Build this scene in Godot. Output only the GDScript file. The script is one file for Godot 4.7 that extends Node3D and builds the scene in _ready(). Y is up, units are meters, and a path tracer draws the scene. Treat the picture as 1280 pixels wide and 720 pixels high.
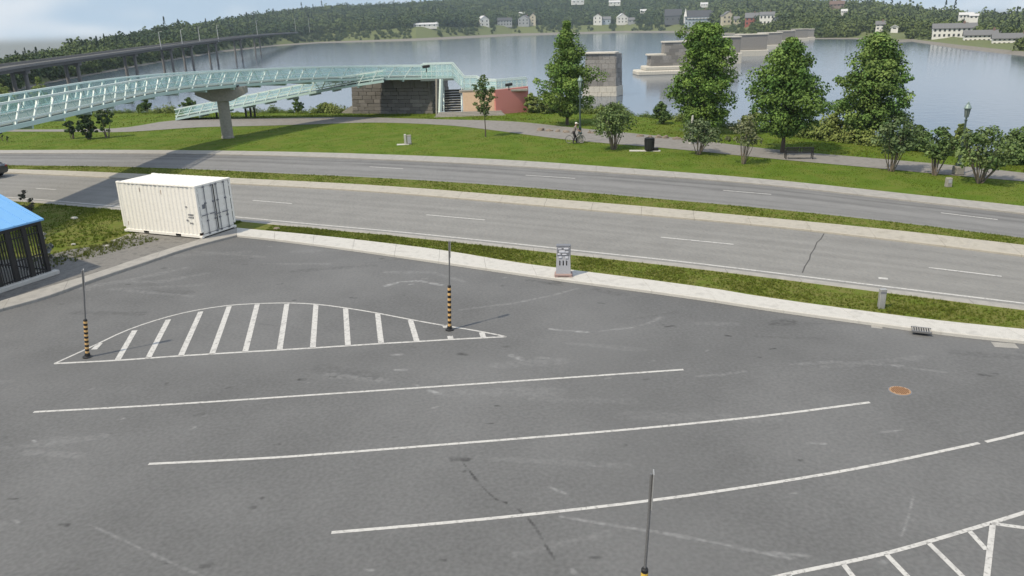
extends Node3D

# ---------------------------------------------------------------- helpers
class MB:
	# collects triangles (front faces clockwise) and commits them as one mesh
	var v := PackedVector3Array()
	var n := PackedVector3Array()
	var uv := PackedVector2Array()
	var c := PackedColorArray()
	var col := Color.WHITE
	func tri(a: Vector3, b: Vector3, d: Vector3) -> void:
		var nn := (d - a).cross(b - a)
		if nn.length_squared() < 1e-14:
			return
		nn = nn.normalized()
		v.append(a); v.append(b); v.append(d)
		for k in 3:
			n.append(nn); c.append(col); uv.append(Vector2.ZERO)
	func trin(a: Vector3, b: Vector3, d: Vector3, na: Vector3, nb: Vector3, nd: Vector3) -> void:
		v.append(a); v.append(b); v.append(d)
		n.append(na); n.append(nb); n.append(nd)
		for k in 3:
			c.append(col); uv.append(Vector2.ZERO)
	func quad(a: Vector3, b: Vector3, d: Vector3, e: Vector3, out := Vector3.ZERO) -> void:
		if out != Vector3.ZERO and (d - a).cross(b - a).dot(out) < 0.0:
			tri(a, e, d); tri(a, d, b)
		else:
			tri(a, b, d); tri(a, d, e)
	func quad_uv(p: Array, t: Array) -> void:
		# four corners facing up, with their texture coordinates
		var order := [0, 1, 2, 0, 2, 3]
		if (p[2] - p[0]).cross(p[1] - p[0]).y < 0.0:
			order = [0, 2, 1, 0, 3, 2]
		for k in 6:
			v.append(p[order[k]]); uv.append(t[order[k]]); n.append(Vector3.UP); c.append(col)
	func box(o: Vector3, s: Vector3, b := Basis.IDENTITY, ch := 0.0) -> void:
		var h := s / 2.0
		if ch <= 0.0:
			for ax in 3:
				for sg in [-1.0, 1.0]:
					var f := Vector3.ZERO; f[ax] = sg
					var u := Vector3.ZERO; u[(ax + 1) % 3] = 1.0
					var w := Vector3.ZERO; w[(ax + 2) % 3] = 1.0
					var m: Vector3 = f * h; var uu: Vector3 = u * h; var ww: Vector3 = w * h
					quad(o + b * (m - uu - ww), o + b * (m + uu - ww), o + b * (m + uu + ww), o + b * (m - uu + ww), b * f)
			return
		# chamfered: inset faces, edge strips, corner triangles
		for ax in 3:
			for sg in [-1.0, 1.0]:
				var f := Vector3.ZERO; f[ax] = sg
				var u := Vector3.ZERO; u[(ax + 1) % 3] = 1.0
				var w := Vector3.ZERO; w[(ax + 2) % 3] = 1.0
				var m: Vector3 = f * h; var uu: Vector3 = u * (h - Vector3.ONE * ch); var ww: Vector3 = w * (h - Vector3.ONE * ch)
				quad(o + b * (m - uu - ww), o + b * (m + uu - ww), o + b * (m + uu + ww), o + b * (m - uu + ww), b * f)
		for ax in 3:
			var u := Vector3.ZERO; u[ax] = h[ax] - ch
			var a1 := (ax + 1) % 3; var a2 := (ax + 2) % 3
			for s1 in [-1.0, 1.0]:
				for s2 in [-1.0, 1.0]:
					var p := Vector3.ZERO; p[a1] = s1 * h[a1]; p[a2] = s2 * (h[a2] - ch)
					var q := Vector3.ZERO; q[a1] = s1 * (h[a1] - ch); q[a2] = s2 * h[a2]
					quad(o + b * (p - u), o + b * (p + u), o + b * (q + u), o + b * (q - u), b * (p + q))
		for sx in [-1.0, 1.0]:
			for sy in [-1.0, 1.0]:
				for sz in [-1.0, 1.0]:
					var s3 := Vector3(sx, sy, sz)
					var i := h - Vector3.ONE * ch
					var pa := o + b * (s3 * Vector3(h.x, i.y, i.z)); var pb := o + b * (s3 * Vector3(i.x, h.y, i.z)); var pc := o + b * (s3 * Vector3(i.x, i.y, h.z))
					if (pc - pa).cross(pb - pa).dot(b * s3) < 0.0:
						tri(pa, pc, pb)
					else:
						tri(pa, pb, pc)
	func tube(pts: Array, rad: Array, sides := 6, cap := true) -> void:
		var rings := []
		var side := Vector3.ZERO
		for i in pts.size():
			var d: Vector3 = (pts[mini(i + 1, pts.size() - 1)] - pts[maxi(i - 1, 0)]).normalized()
			if side == Vector3.ZERO:
				side = d.cross(Vector3(0.3, 0.1, 1.0) if absf(d.z) < 0.9 else Vector3.RIGHT)
			side = (side - d * side.dot(d)).normalized()
			var up := d.cross(side)
			var ring := []
			for k in sides:
				var a := TAU * k / sides
				ring.append([pts[i] + (side * cos(a) + up * sin(a)) * rad[i], side * cos(a) + up * sin(a)])
			rings.append(ring)
		for i in pts.size() - 1:
			for k in sides:
				var p: Array = rings[i][k]; var q: Array = rings[i][(k + 1) % sides]; var r: Array = rings[i + 1][(k + 1) % sides]; var t: Array = rings[i + 1][k]
				trin(p[0], t[0], r[0], p[1], t[1], r[1])
				trin(p[0], r[0], q[0], p[1], r[1], q[1])
		if cap:
			for e in [0, pts.size() - 1]:
				var d2: Vector3 = (pts[0] - pts[1]) if e == 0 else (pts[e] - pts[e - 1])
				for k in range(1, sides - 1):
					quad(rings[e][0][0], rings[e][k][0], rings[e][k + 1][0], rings[e][k + 1][0], d2)
	func lathe(o: Vector3, prof: Array, sides := 12, phase := 0.0) -> void:
		# prof: [radius, height] from bottom to top
		for i in prof.size() - 1:
			var dr: float = prof[i + 1][0] - prof[i][0]; var dh: float = prof[i + 1][1] - prof[i][1]
			for k in sides:
				var a := TAU * k / sides + phase; var e := TAU * (k + 1) / sides + phase
				var da := Vector3(cos(a), 0, sin(a)); var de := Vector3(cos(e), 0, sin(e))
				var out := (da + de).normalized() * dh - Vector3.UP * dr
				var p: Vector3 = o + da * prof[i][0] + Vector3.UP * prof[i][1]; var q: Vector3 = o + de * prof[i][0] + Vector3.UP * prof[i][1]
				var r: Vector3 = o + de * prof[i + 1][0] + Vector3.UP * prof[i + 1][1]; var t: Vector3 = o + da * prof[i + 1][0] + Vector3.UP * prof[i + 1][1]
				if out.length() < 1e-6:
					out = Vector3.UP
				if prof[i][0] > 1e-5:
					quad(p, q, r, r, out)
				if prof[i + 1][0] > 1e-5:
					quad(p, r, t, t, out)
	func poly(pts: Array, down: float, flat_out := Vector3.UP) -> void:
		# a flat convex outline given a thickness along -flat_out
		var off := -flat_out * down
		var mid := Vector3.ZERO
		for p in pts:
			mid += p / pts.size()
		for k in pts.size():
			var a: Vector3 = pts[k]; var b: Vector3 = pts[(k + 1) % pts.size()]
			quad(mid, a, b, b, flat_out)
			if down > 0.0:
				quad(mid + off, a + off, b + off, b + off, -flat_out)
				quad(a, b, b + off, a + off, (a + b) / 2.0 - mid)
	func mesh() -> ArrayMesh:
		var m := ArrayMesh.new()
		var a := []
		a.resize(Mesh.ARRAY_MAX)
		a[Mesh.ARRAY_VERTEX] = v; a[Mesh.ARRAY_NORMAL] = n; a[Mesh.ARRAY_TEX_UV] = uv; a[Mesh.ARRAY_COLOR] = c
		m.add_surface_from_arrays(Mesh.PRIMITIVE_TRIANGLES, a)
		return m

var rng := RandomNumberGenerator.new()
var used := {}
var M := {}
var unit_box := BoxMesh.new()

func numbered(called: String, parent: Node) -> String:
	var key := str(parent.get_instance_id()) + called
	var k: int = used.get(key, 0)
	used[key] = k + 1
	return called if k == 0 else "%s_%03d" % [called, k]

func put(o: Node3D, called: String, parent: Node = self) -> Node3D:
	o.name = numbered(called, parent)
	parent.add_child(o, true)
	return o

func tag(o: Node, label := "", category := "", group := "", kind := "") -> Node:
	if label: o.set_meta("label", label)
	if category: o.set_meta("category", category)
	if group: o.set_meta("group", group)
	if kind: o.set_meta("kind", kind)
	return o

func thing(called: String, label: String, category: String, at := Vector3.ZERO, turn := 0.0, group := "") -> Node3D:
	var o := put(Node3D.new(), called)
	o.position = at; o.rotation.y = turn
	tag(o, label, category, group)
	return o

func struct(called: String, label := "") -> Node3D:
	return tag(put(Node3D.new(), called), label, "", "", "structure")

func obj(called: String, mesh: Mesh, m: Material, parent: Node = self) -> MeshInstance3D:
	var o := MeshInstance3D.new()
	o.mesh = mesh; o.material_override = m
	put(o, called, parent)
	return o

func bar(called: String, a: Vector3, b: Vector3, w: float, h: float, m: Material, parent: Node, up := Vector3.UP) -> MeshInstance3D:
	# a straight square member between two points, sharing one box mesh
	var o := obj(called, unit_box, m, parent)
	var d := b - a
	var z := d.normalized()
	var x := up.cross(z)
	if x.length() < 1e-4:
		x = Vector3.RIGHT
	x = x.normalized()
	o.transform = Transform3D(Basis(x * w, z.cross(x) * h, z * d.length()), (a + b) / 2.0)
	return o

func boxp(called: String, o: Vector3, s: Vector3, m: Material, parent: Node, ch := 0.0, b := Basis.IDENTITY) -> MeshInstance3D:
	var k := MB.new()
	k.box(o, s, b, ch)
	return obj(called, k.mesh(), m, parent)

func dup(o: Node3D, at: Vector3, turn: float, label: String, group := "") -> Node3D:
	var r: Node3D = o.duplicate()
	put(r, str(o.name).trim_suffix("_000"))
	r.position = at; r.rotation.y = turn
	tag(r, label, "", group)
	return r

func lin(r: float, g: float, b: float) -> Color:
	return Color(r, g, b).linear_to_srgb()

func chaikin(line: Array, times := 2) -> Array:
	for t in times:
		var o := [line[0]]
		for i in line.size() - 1:
			o.append(line[i].lerp(line[i + 1], 0.25)); o.append(line[i].lerp(line[i + 1], 0.75))
		o.append(line[-1])
		line = o
	return line

func ext(line: Array, before: float, after: float) -> Array:
	var o := line.duplicate()
	var n := line.size()
	if before > 0.0:
		var d: Vector3 = (line[0] - line[1]).normalized()
		o.push_front(line[0] + d * before)
	if after > 0.0:
		var d: Vector3 = (line[n - 1] - line[n - 2]).normalized()
		o.append(line[n - 1] + d * after)
	return o

func length(line: Array) -> float:
	var s := 0.0
	for i in line.size() - 1:
		s += line[i].distance_to(line[i + 1])
	return s

func resample(line: Array, n: int) -> Array:
	var total := length(line)
	var o := []
	var seg := 0
	var gone := 0.0
	for k in n:
		var want := total * k / (n - 1)
		while seg < line.size() - 2 and gone + line[seg].distance_to(line[seg + 1]) < want:
			gone += line[seg].distance_to(line[seg + 1]); seg += 1
		var l: float = line[seg].distance_to(line[seg + 1])
		o.append(line[seg].lerp(line[seg + 1], clampf((want - gone) / maxf(l, 1e-6), 0.0, 1.0)))
	return o

func by_x(line: Array, xs: Array) -> Array:
	# the line's points at the given x, for lines that run from left to right
	var o := []
	for x in xs:
		var i := 0
		while i < line.size() - 2 and line[i + 1].x < x:
			i += 1
		var a: Vector3 = line[i]; var b: Vector3 = line[i + 1]
		o.append(a.lerp(b, (x - a.x) / (b.x - a.x)))
	return o

func strip(a: Array, b: Array, n := 80, uv_len := 20.0) -> ArrayMesh:
	# a ground sheet between two lines
	var p := resample(a, n); var q := resample(b, n)
	var m := MB.new()
	var s := 0.0
	for i in n - 1:
		var t: float = s + p[i].distance_to(p[i + 1])
		m.quad_uv([p[i], p[i + 1], q[i + 1], q[i]], [Vector2(s / uv_len, 0), Vector2(t / uv_len, 0), Vector2(t / uv_len, 1), Vector2(s / uv_len, 1)])
		s = t
	return m.mesh()

func ribbon(line: Array, w: float, lift := 0.004) -> ArrayMesh:
	# a painted line of width w along ground points
	var m := MB.new()
	var l := []; var r := []
	for i in line.size():
		var d: Vector3 = line[mini(i + 1, line.size() - 1)] - line[maxi(i - 1, 0)]
		var s := Vector3(-d.z, 0, d.x).normalized() * w / 2.0
		l.append(line[i] + s + Vector3.UP * lift); r.append(line[i] - s + Vector3.UP * lift)
	var along := 0.0
	for i in line.size() - 1:
		var t: float = along + line[i].distance_to(line[i + 1])
		m.quad_uv([l[i], l[i + 1], r[i + 1], r[i]], [Vector2(along, 0), Vector2(t, 0), Vector2(t, 1), Vector2(along, 1)])
		along = t
	return m.mesh()

func kerb(called: String, u: Array, lo: Array, m: Material, top := 0.12, sect := 3.0) -> Node3D:
	# concrete kerb cast in sections: u and lo are its two top edges
	var root := struct(called)
	var n := int(length(u) / sect) + 1
	var k := 4
	var p := resample(u, n * k + 1); var q := resample(lo, n * k + 1)
	for i in n:
		var b := MB.new()
		var rings := []
		for j in k + 1:
			var a: Vector3 = p[i * k + j]; var e: Vector3 = q[i * k + j]
			if j == k:
				a = a.lerp(p[i * k + j - 1], 0.018); e = e.lerp(q[i * k + j - 1], 0.018)
			var w := (e - a); w.y = 0.0; w = w.normalized() * 0.025
			a.y = 0.0; e.y = 0.0
			var wob := rng.randf_range(-0.004, 0.004)
			rings.append([a + Vector3.DOWN * 0.3, a + Vector3.UP * (top - 0.02), a + w + Vector3.UP * (top + wob), e - w + Vector3.UP * (top + wob), e + Vector3.UP * (top - 0.025), e + Vector3.DOWN * 0.3])
		var outs := [Vector3.ZERO, Vector3.UP, Vector3.UP, Vector3.UP, Vector3.ZERO]
		for j in k:
			var mid: Vector3 = (rings[j][2] + rings[j][3]) / 2.0
			for s in 5:
				var out: Vector3 = outs[s]
				if out == Vector3.ZERO:
					out = (rings[j][s] - mid); out.y = 0.0
				b.quad(rings[j][s], rings[j + 1][s], rings[j + 1][s + 1], rings[j][s + 1], out)
		for e in [0, k]:
			var out2: Vector3 = (rings[0][2] - rings[k][2]) * (1.0 if e == 0 else -1.0)
			for s in range(1, 5):
				b.quad(rings[e][0], rings[e][s], rings[e][s + 1], rings[e][s + 1], out2)
		obj("kerb_section", b.mesh(), m, root)
	return root

# ---------------------------------------------------------------- materials
func ramp(cols: Array) -> Gradient:
	var g := Gradient.new()
	g.offsets = PackedFloat32Array([0.0, 1.0]); g.colors = PackedColorArray([cols[0], cols[-1]])
	for i in range(1, cols.size() - 1):
		g.add_point(float(i) / (cols.size() - 1), cols[i])
	return g

func noise(freq: float, sd: int, oct := 4, kind := FastNoiseLite.TYPE_SIMPLEX_SMOOTH) -> FastNoiseLite:
	var f := FastNoiseLite.new()
	f.noise_type = kind; f.frequency = freq; f.seed = sd; f.fractal_octaves = oct
	return f

func ntex(cols: Array, freq: float, sd: int, size := 512, oct := 4, as_normal := false, bump := 4.0) -> NoiseTexture2D:
	var t := NoiseTexture2D.new()
	t.width = size; t.height = size; t.seamless = true; t.noise = noise(freq, sd, oct)
	if as_normal:
		t.as_normal_map = true; t.bump_strength = bump
	else:
		t.color_ramp = ramp(cols)
	return t

func mat(cols: Array, metres := 2.0, rough := 0.8, freq := 0.02, sd := 1, bump := 0.0, metal := 0.0, oct := 4) -> StandardMaterial3D:
	# mottled between colours (linear), laid on by world position, one texture repeat per so many metres
	var m := StandardMaterial3D.new()
	m.roughness = rough; m.metallic = metal
	if cols.size() == 1:
		m.albedo_color = cols[0].linear_to_srgb()
		return m
	var s := []
	for c in cols:
		s.append(c.linear_to_srgb())
	m.albedo_texture = ntex(s, freq, sd, 512, oct)
	m.uv1_triplanar = true; m.uv1_world_triplanar = true
	m.uv1_scale = Vector3.ONE / metres
	if bump > 0.0:
		m.normal_enabled = true; m.normal_texture = ntex([], freq * 2.0, sd + 7, 512, 5, true, bump); m.normal_scale = 1.0
	return m

func fine(m: StandardMaterial3D, cols: Array, metres: float, freq: float, sd: int) -> StandardMaterial3D:
	# a second, finer pattern multiplied over the first
	var s := []
	for c in cols:
		s.append(c.linear_to_srgb())
	m.detail_enabled = true; m.detail_blend_mode = BaseMaterial3D.BLEND_MODE_MUL
	m.detail_uv_layer = BaseMaterial3D.DETAIL_UV_2
	m.uv2_triplanar = true; m.uv2_world_triplanar = true; m.uv2_scale = Vector3.ONE / metres
	m.detail_albedo = ntex(s, freq, sd, 512, 3)
	return m

func plain(r: float, g: float, b: float, rough := 0.7, metal := 0.0) -> StandardMaterial3D:
	var m := StandardMaterial3D.new()
	m.albedo_color = lin(r, g, b); m.roughness = rough; m.metallic = metal
	return m

func leafy(back := 0.35) -> StandardMaterial3D:
	var m := StandardMaterial3D.new()
	m.vertex_color_use_as_albedo = true; m.roughness = 0.6; m.metallic_specular = 0.3
	m.backlight_enabled = true; m.backlight = Color(back, back, back * 0.5)
	m.cull_mode = BaseMaterial3D.CULL_DISABLED
	return m

func gray(x: float) -> Color:
	return Color(x, x, x)

func make_materials() -> void:
	M.road = road_material(Color(0.20, 0.2, 0.193), 3, 0.0)
	M.road_far = road_material(Color(0.18, 0.182, 0.182), 9, 1.0)
	M.lot = lot_material()
	M.paint = fine(mat([Color(0.32, 0.32, 0.315), Color(0.47, 0.47, 0.46), Color(0.5, 0.5, 0.485), Color(0.35, 0.35, 0.345)], 5.0, 0.75, 0.02, 5), [gray(0.4), gray(0.95), gray(1.0), gray(1.0)], 2.3, 0.035, 15)
	M.kerb_white = fine(mat([Color(0.38, 0.375, 0.355), Color(0.49, 0.485, 0.46), Color(0.44, 0.435, 0.41)], 5.0, 0.85, 0.015, 21, 0.0), [gray(0.8), gray(1.0), gray(1.0)], 0.7, 0.03, 22)
	M.kerb_beige = fine(mat([Color(0.29, 0.275, 0.235), Color(0.39, 0.37, 0.32), Color(0.33, 0.315, 0.28)], 6.0, 0.88, 0.015, 23), [gray(0.75), gray(1.0), gray(1.0)], 0.8, 0.03, 24)
	M.kerb_grey = fine(mat([Color(0.28, 0.275, 0.26), Color(0.38, 0.37, 0.345)], 5.0, 0.88, 0.015, 25), [gray(0.78), gray(1.0)], 0.8, 0.03, 26)
	M.path = fine(mat([Color(0.17, 0.163, 0.15), Color(0.25, 0.24, 0.225), Color(0.2, 0.195, 0.185)], 7.0, 0.9, 0.012, 27), [gray(0.7), gray(1.0)], 0.6, 0.04, 28)
	M.apron = fine(mat([Color(0.1, 0.1, 0.095), Color(0.19, 0.185, 0.175), Color(0.14, 0.137, 0.13)], 4.0, 0.92, 0.014, 29), [gray(0.5), gray(1.0), gray(0.9)], 0.5, 0.05, 30)
	M.soil = mat([Color(0.12, 0.095, 0.065), Color(0.2, 0.165, 0.11)], 3.0, 0.95, 0.02, 31, 3.0)
	M.lawn = fine(mat([Color(0.075, 0.12, 0.014), Color(0.092, 0.145, 0.019), Color(0.118, 0.15, 0.028), Color(0.078, 0.13, 0.016)], 19.0, 0.9, 0.012, 33, 0.0), [gray(0.75), gray(1.0), gray(0.9)], 0.9, 0.05, 34)
	M.verge = fine(mat([Color(0.09, 0.128, 0.018), Color(0.115, 0.148, 0.028), Color(0.145, 0.148, 0.045), Color(0.09, 0.13, 0.018)], 8.0, 0.9, 0.016, 35, 0.0), [gray(0.65), gray(1.0), gray(0.85)], 0.5, 0.05, 36)
	M.lawn.metallic_specular = 0.15; M.verge.metallic_specular = 0.15
	M.grass = leafy(0.5)
	M.grass.metallic_specular = 0.1; M.grass.roughness = 0.9
	M.leaf = leafy(0.5)
	M.forest = leafy(0.15)
	M.bark = fine(mat([Color(0.07, 0.055, 0.042), Color(0.15, 0.125, 0.1)], 0.6, 0.95, 0.03, 41, 3.0), [gray(0.7), gray(1.0)], 0.2, 0.03, 42)
	M.twig = plain(0.17, 0.14, 0.11, 0.9)
	M.black = plain(0.012, 0.012, 0.013, 0.45)
	M.dark_metal = mat([Color(0.02, 0.022, 0.024), Color(0.04, 0.042, 0.045)], 0.5, 0.5, 0.03, 43)
	M.yellow = mat([Color(0.6, 0.42, 0.06), Color(0.7, 0.5, 0.1)], 0.4, 0.5, 0.03, 44)
	M.orange_band = mat([Color(0.55, 0.33, 0.12), Color(0.68, 0.45, 0.2)], 0.4, 0.5, 0.03, 45)
	M.post_grey = mat([Color(0.13, 0.135, 0.14), Color(0.22, 0.22, 0.225)], 0.5, 0.45, 0.03, 46, 0.0, 0.3)
	M.sign_grey = mat([Color(0.3, 0.31, 0.31), Color(0.42, 0.42, 0.42)], 0.5, 0.4, 0.03, 47, 0.0, 0.3)
	M.box_white = fine(mat([Color(0.7, 0.69, 0.64), Color(0.8, 0.79, 0.75), Color(0.75, 0.74, 0.69)], 2.5, 0.5, 0.02, 48), [gray(0.8), gray(1.0), gray(1.0), gray(1.0)], 0.9, 0.02, 49)
	M.box_door = fine(mat([Color(0.7, 0.69, 0.64), Color(0.8, 0.79, 0.75), Color(0.75, 0.74, 0.69)], 1.2, 0.55, 0.02, 50), [gray(0.75), gray(1.0), gray(1.0)], 0.4, 0.02, 51)
	M.rust = mat([Color(0.12, 0.06, 0.03), Color(0.22, 0.1, 0.045)], 0.3, 0.9, 0.04, 52, 2.0)
	M.cover = mat([Color(0.26, 0.15, 0.08), Color(0.36, 0.23, 0.13), Color(0.24, 0.18, 0.12)], 0.4, 0.8, 0.03, 53, 2.0)
	M.roof_blue = mat([Color(0.15, 0.37, 0.68), Color(0.18, 0.41, 0.72)], 3.0, 0.35, 0.02, 54)
	M.teal = mat([Color(0.36, 0.5, 0.48), Color(0.46, 0.6, 0.58)], 2.0, 0.5, 0.03, 55)
	M.teal_pale = mat([Color(0.57, 0.68, 0.66), Color(0.67, 0.77, 0.75)], 2.0, 0.45, 0.03, 56)
	M.deck = mat([Color(0.1, 0.125, 0.12), Color(0.16, 0.19, 0.18)], 2.0, 0.8, 0.03, 57)
	var p := StandardMaterial3D.new()
	p.albedo_color = Color(0.68, 0.85, 0.84, 0.33); p.transparency = BaseMaterial3D.TRANSPARENCY_ALPHA; p.roughness = 0.5; p.cull_mode = BaseMaterial3D.CULL_DISABLED
	M.mesh_panel = p
	M.concrete = fine(mat([Color(0.26, 0.25, 0.225), Color(0.37, 0.355, 0.32)], 3.0, 0.9, 0.02, 58), [gray(0.75), gray(1.0)], 0.7, 0.03, 59)
	M.stone = []
	for k in 5:
		var b: float = [0.85, 0.95, 1.0, 1.12, 1.3][k]
		M.stone.append(mat([Color(0.1, 0.095, 0.09) * b, Color(0.17, 0.16, 0.15) * b, Color(0.13, 0.125, 0.12) * b], 1.5 + 0.2 * k, 0.92, 0.03, 60 + k, 3.0))
	M.pier_stone = []
	for k in 4:
		var b: float = [0.85, 1.0, 1.12, 1.25][k]
		M.pier_stone.append(mat([Color(0.15, 0.145, 0.137) * b, Color(0.29, 0.28, 0.265) * b], 2.5 + k, 0.92, 0.04, 70 + k, 4.0))
	M.pier_pale = mat([Color(0.42, 0.4, 0.35), Color(0.56, 0.54, 0.48)], 5.0, 0.92, 0.02, 76, 2.0)
	M.peach = fine(mat([Color(0.66, 0.47, 0.33), Color(0.74, 0.55, 0.4)], 3.0, 0.85, 0.02, 77), [gray(0.9), gray(1.0)], 0.5, 0.03, 78)
	M.red_wall = mat([Color(0.47, 0.16, 0.15), Color(0.55, 0.2, 0.18), Color(0.62, 0.4, 0.37)], 1.6, 0.85, 0.09, 79)
	M.highway = mat([Color(0.07, 0.07, 0.066), Color(0.11, 0.11, 0.104)], 20.0, 0.9, 0.02, 80)
	M.highway_pier = mat([Color(0.16, 0.155, 0.15), Color(0.23, 0.22, 0.21)], 9.0, 0.9, 0.02, 81)
	M.glass = plain(0.03, 0.04, 0.05, 0.08)
	M.window = plain(0.05, 0.055, 0.06, 0.2)
	M.pale_metal = plain(0.55, 0.55, 0.54, 0.4, 0.2)
	M.pink_stone = mat([Color(0.24, 0.17, 0.16), Color(0.36, 0.27, 0.25)], 0.5, 0.85, 0.03, 82, 2.0)
	M.panel_grey = mat([Color(0.3, 0.31, 0.34), Color(0.42, 0.43, 0.46)], 0.6, 0.55, 0.03, 83)
	M.panel_pale = mat([Color(0.42, 0.44, 0.5), Color(0.62, 0.64, 0.7)], 0.2, 0.5, 0.04, 84)
	M.panel_dark = mat([Color(0.11, 0.115, 0.13), Color(0.22, 0.23, 0.26)], 0.25, 0.5, 0.04, 85)
	M.tan_rock = mat([Color(0.16, 0.13, 0.1), Color(0.28, 0.24, 0.2)], 0.5, 0.95, 0.03, 86, 4.0)
	M.crack = plain(0.065, 0.065, 0.064, 0.9)
	M.body = StandardMaterial3D.new()
	M.body.vertex_color_use_as_albedo = true; M.body.roughness = 0.8

func road_material(base: Color, sd: int, wear: float) -> StandardMaterial3D:
	# asphalt: along x one repeat is 20 m, along y the width of the road; tyre tracks and streaks run along it
	var w := 1024; var h := 256
	var streak := noise(0.008, sd, 4); var fineg := noise(0.22, sd + 1, 3); var patch := noise(0.012, sd + 2, 3)
	var im := Image.create(w, h, false, Image.FORMAT_RGB8)
	for y in h:
		var v := float(y) / h
		var track := 0.0
		for t in [0.14, 0.33, 0.64, 0.84]:
			track += exp(-pow((v - t) / 0.045, 2.0))
		for x in w:
			var a := TAU * x / w
			var s := streak.get_noise_3d(cos(a) * 22.0, sin(a) * 22.0, y * 5.0)
			var g := fineg.get_noise_2d(x, y)
			var p := patch.get_noise_3d(cos(a) * 160.0, sin(a) * 160.0, y * 1.3)
			var k := 1.0 + 0.16 * s + 0.09 * g + 0.09 * p - track * (0.05 + 0.08 * (0.5 + s)) * (0.6 + wear)
			if wear > 0.5 and v > 0.55:
				k -= 0.24 * smoothstep(-0.25, 0.15, s + 0.1 * g)
			im.set_pixel(x, y, (base * k).linear_to_srgb())
	im.generate_mipmaps()
	var m := StandardMaterial3D.new()
	m.albedo_texture = ImageTexture.create_from_image(im); m.roughness = 0.85
	m.normal_enabled = true; m.normal_texture = ntex([], 0.1, sd + 5, 512, 3, true, 2.0)
	return m

const LOT := Rect2(-30.0, -45.0, 60.0, 40.0)

func smear(d: PackedFloat32Array, w: int, h: int, line: Array, width: float, amount: float, sd: int, soft := 0.6) -> void:
	# a scuff, stain or crack on the asphalt: multiplies d along a line of ground points
	var f := noise(0.06, sd, 3)
	var sc := w / LOT.size.x
	var px := resample(line, maxi(int(length(line) * sc * 1.5), 2))
	for p in px:
		var cx: float = (p.x - LOT.position.x) * sc; var cy: float = (p.z - LOT.position.y) * sc
		var rr := width * sc * (1.0 + 0.7 * f.get_noise_2d(cx * 0.6, cy * 0.6))
		var r := int(ceil(rr)) + 1
		for y in range(maxi(int(cy) - r, 0), mini(int(cy) + r + 1, h)):
			for x in range(maxi(int(cx) - r, 0), mini(int(cx) + r + 1, w)):
				var q := Vector2(x - cx, y - cy).length() / maxf(rr, 0.4)
				if q < 1.0:
					var k := (1.0 - smoothstep(1.0 - soft, 1.0, q)) * clampf(0.55 + 0.9 * f.get_noise_2d(x * 2.2, y * 2.2), 0.0, 1.0) * amount * (1.9 if amount > 0.0 else 1.45)
					var at := y * w + x
					if absf(k) > absf(d[at]):
						d[at] = k

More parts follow.
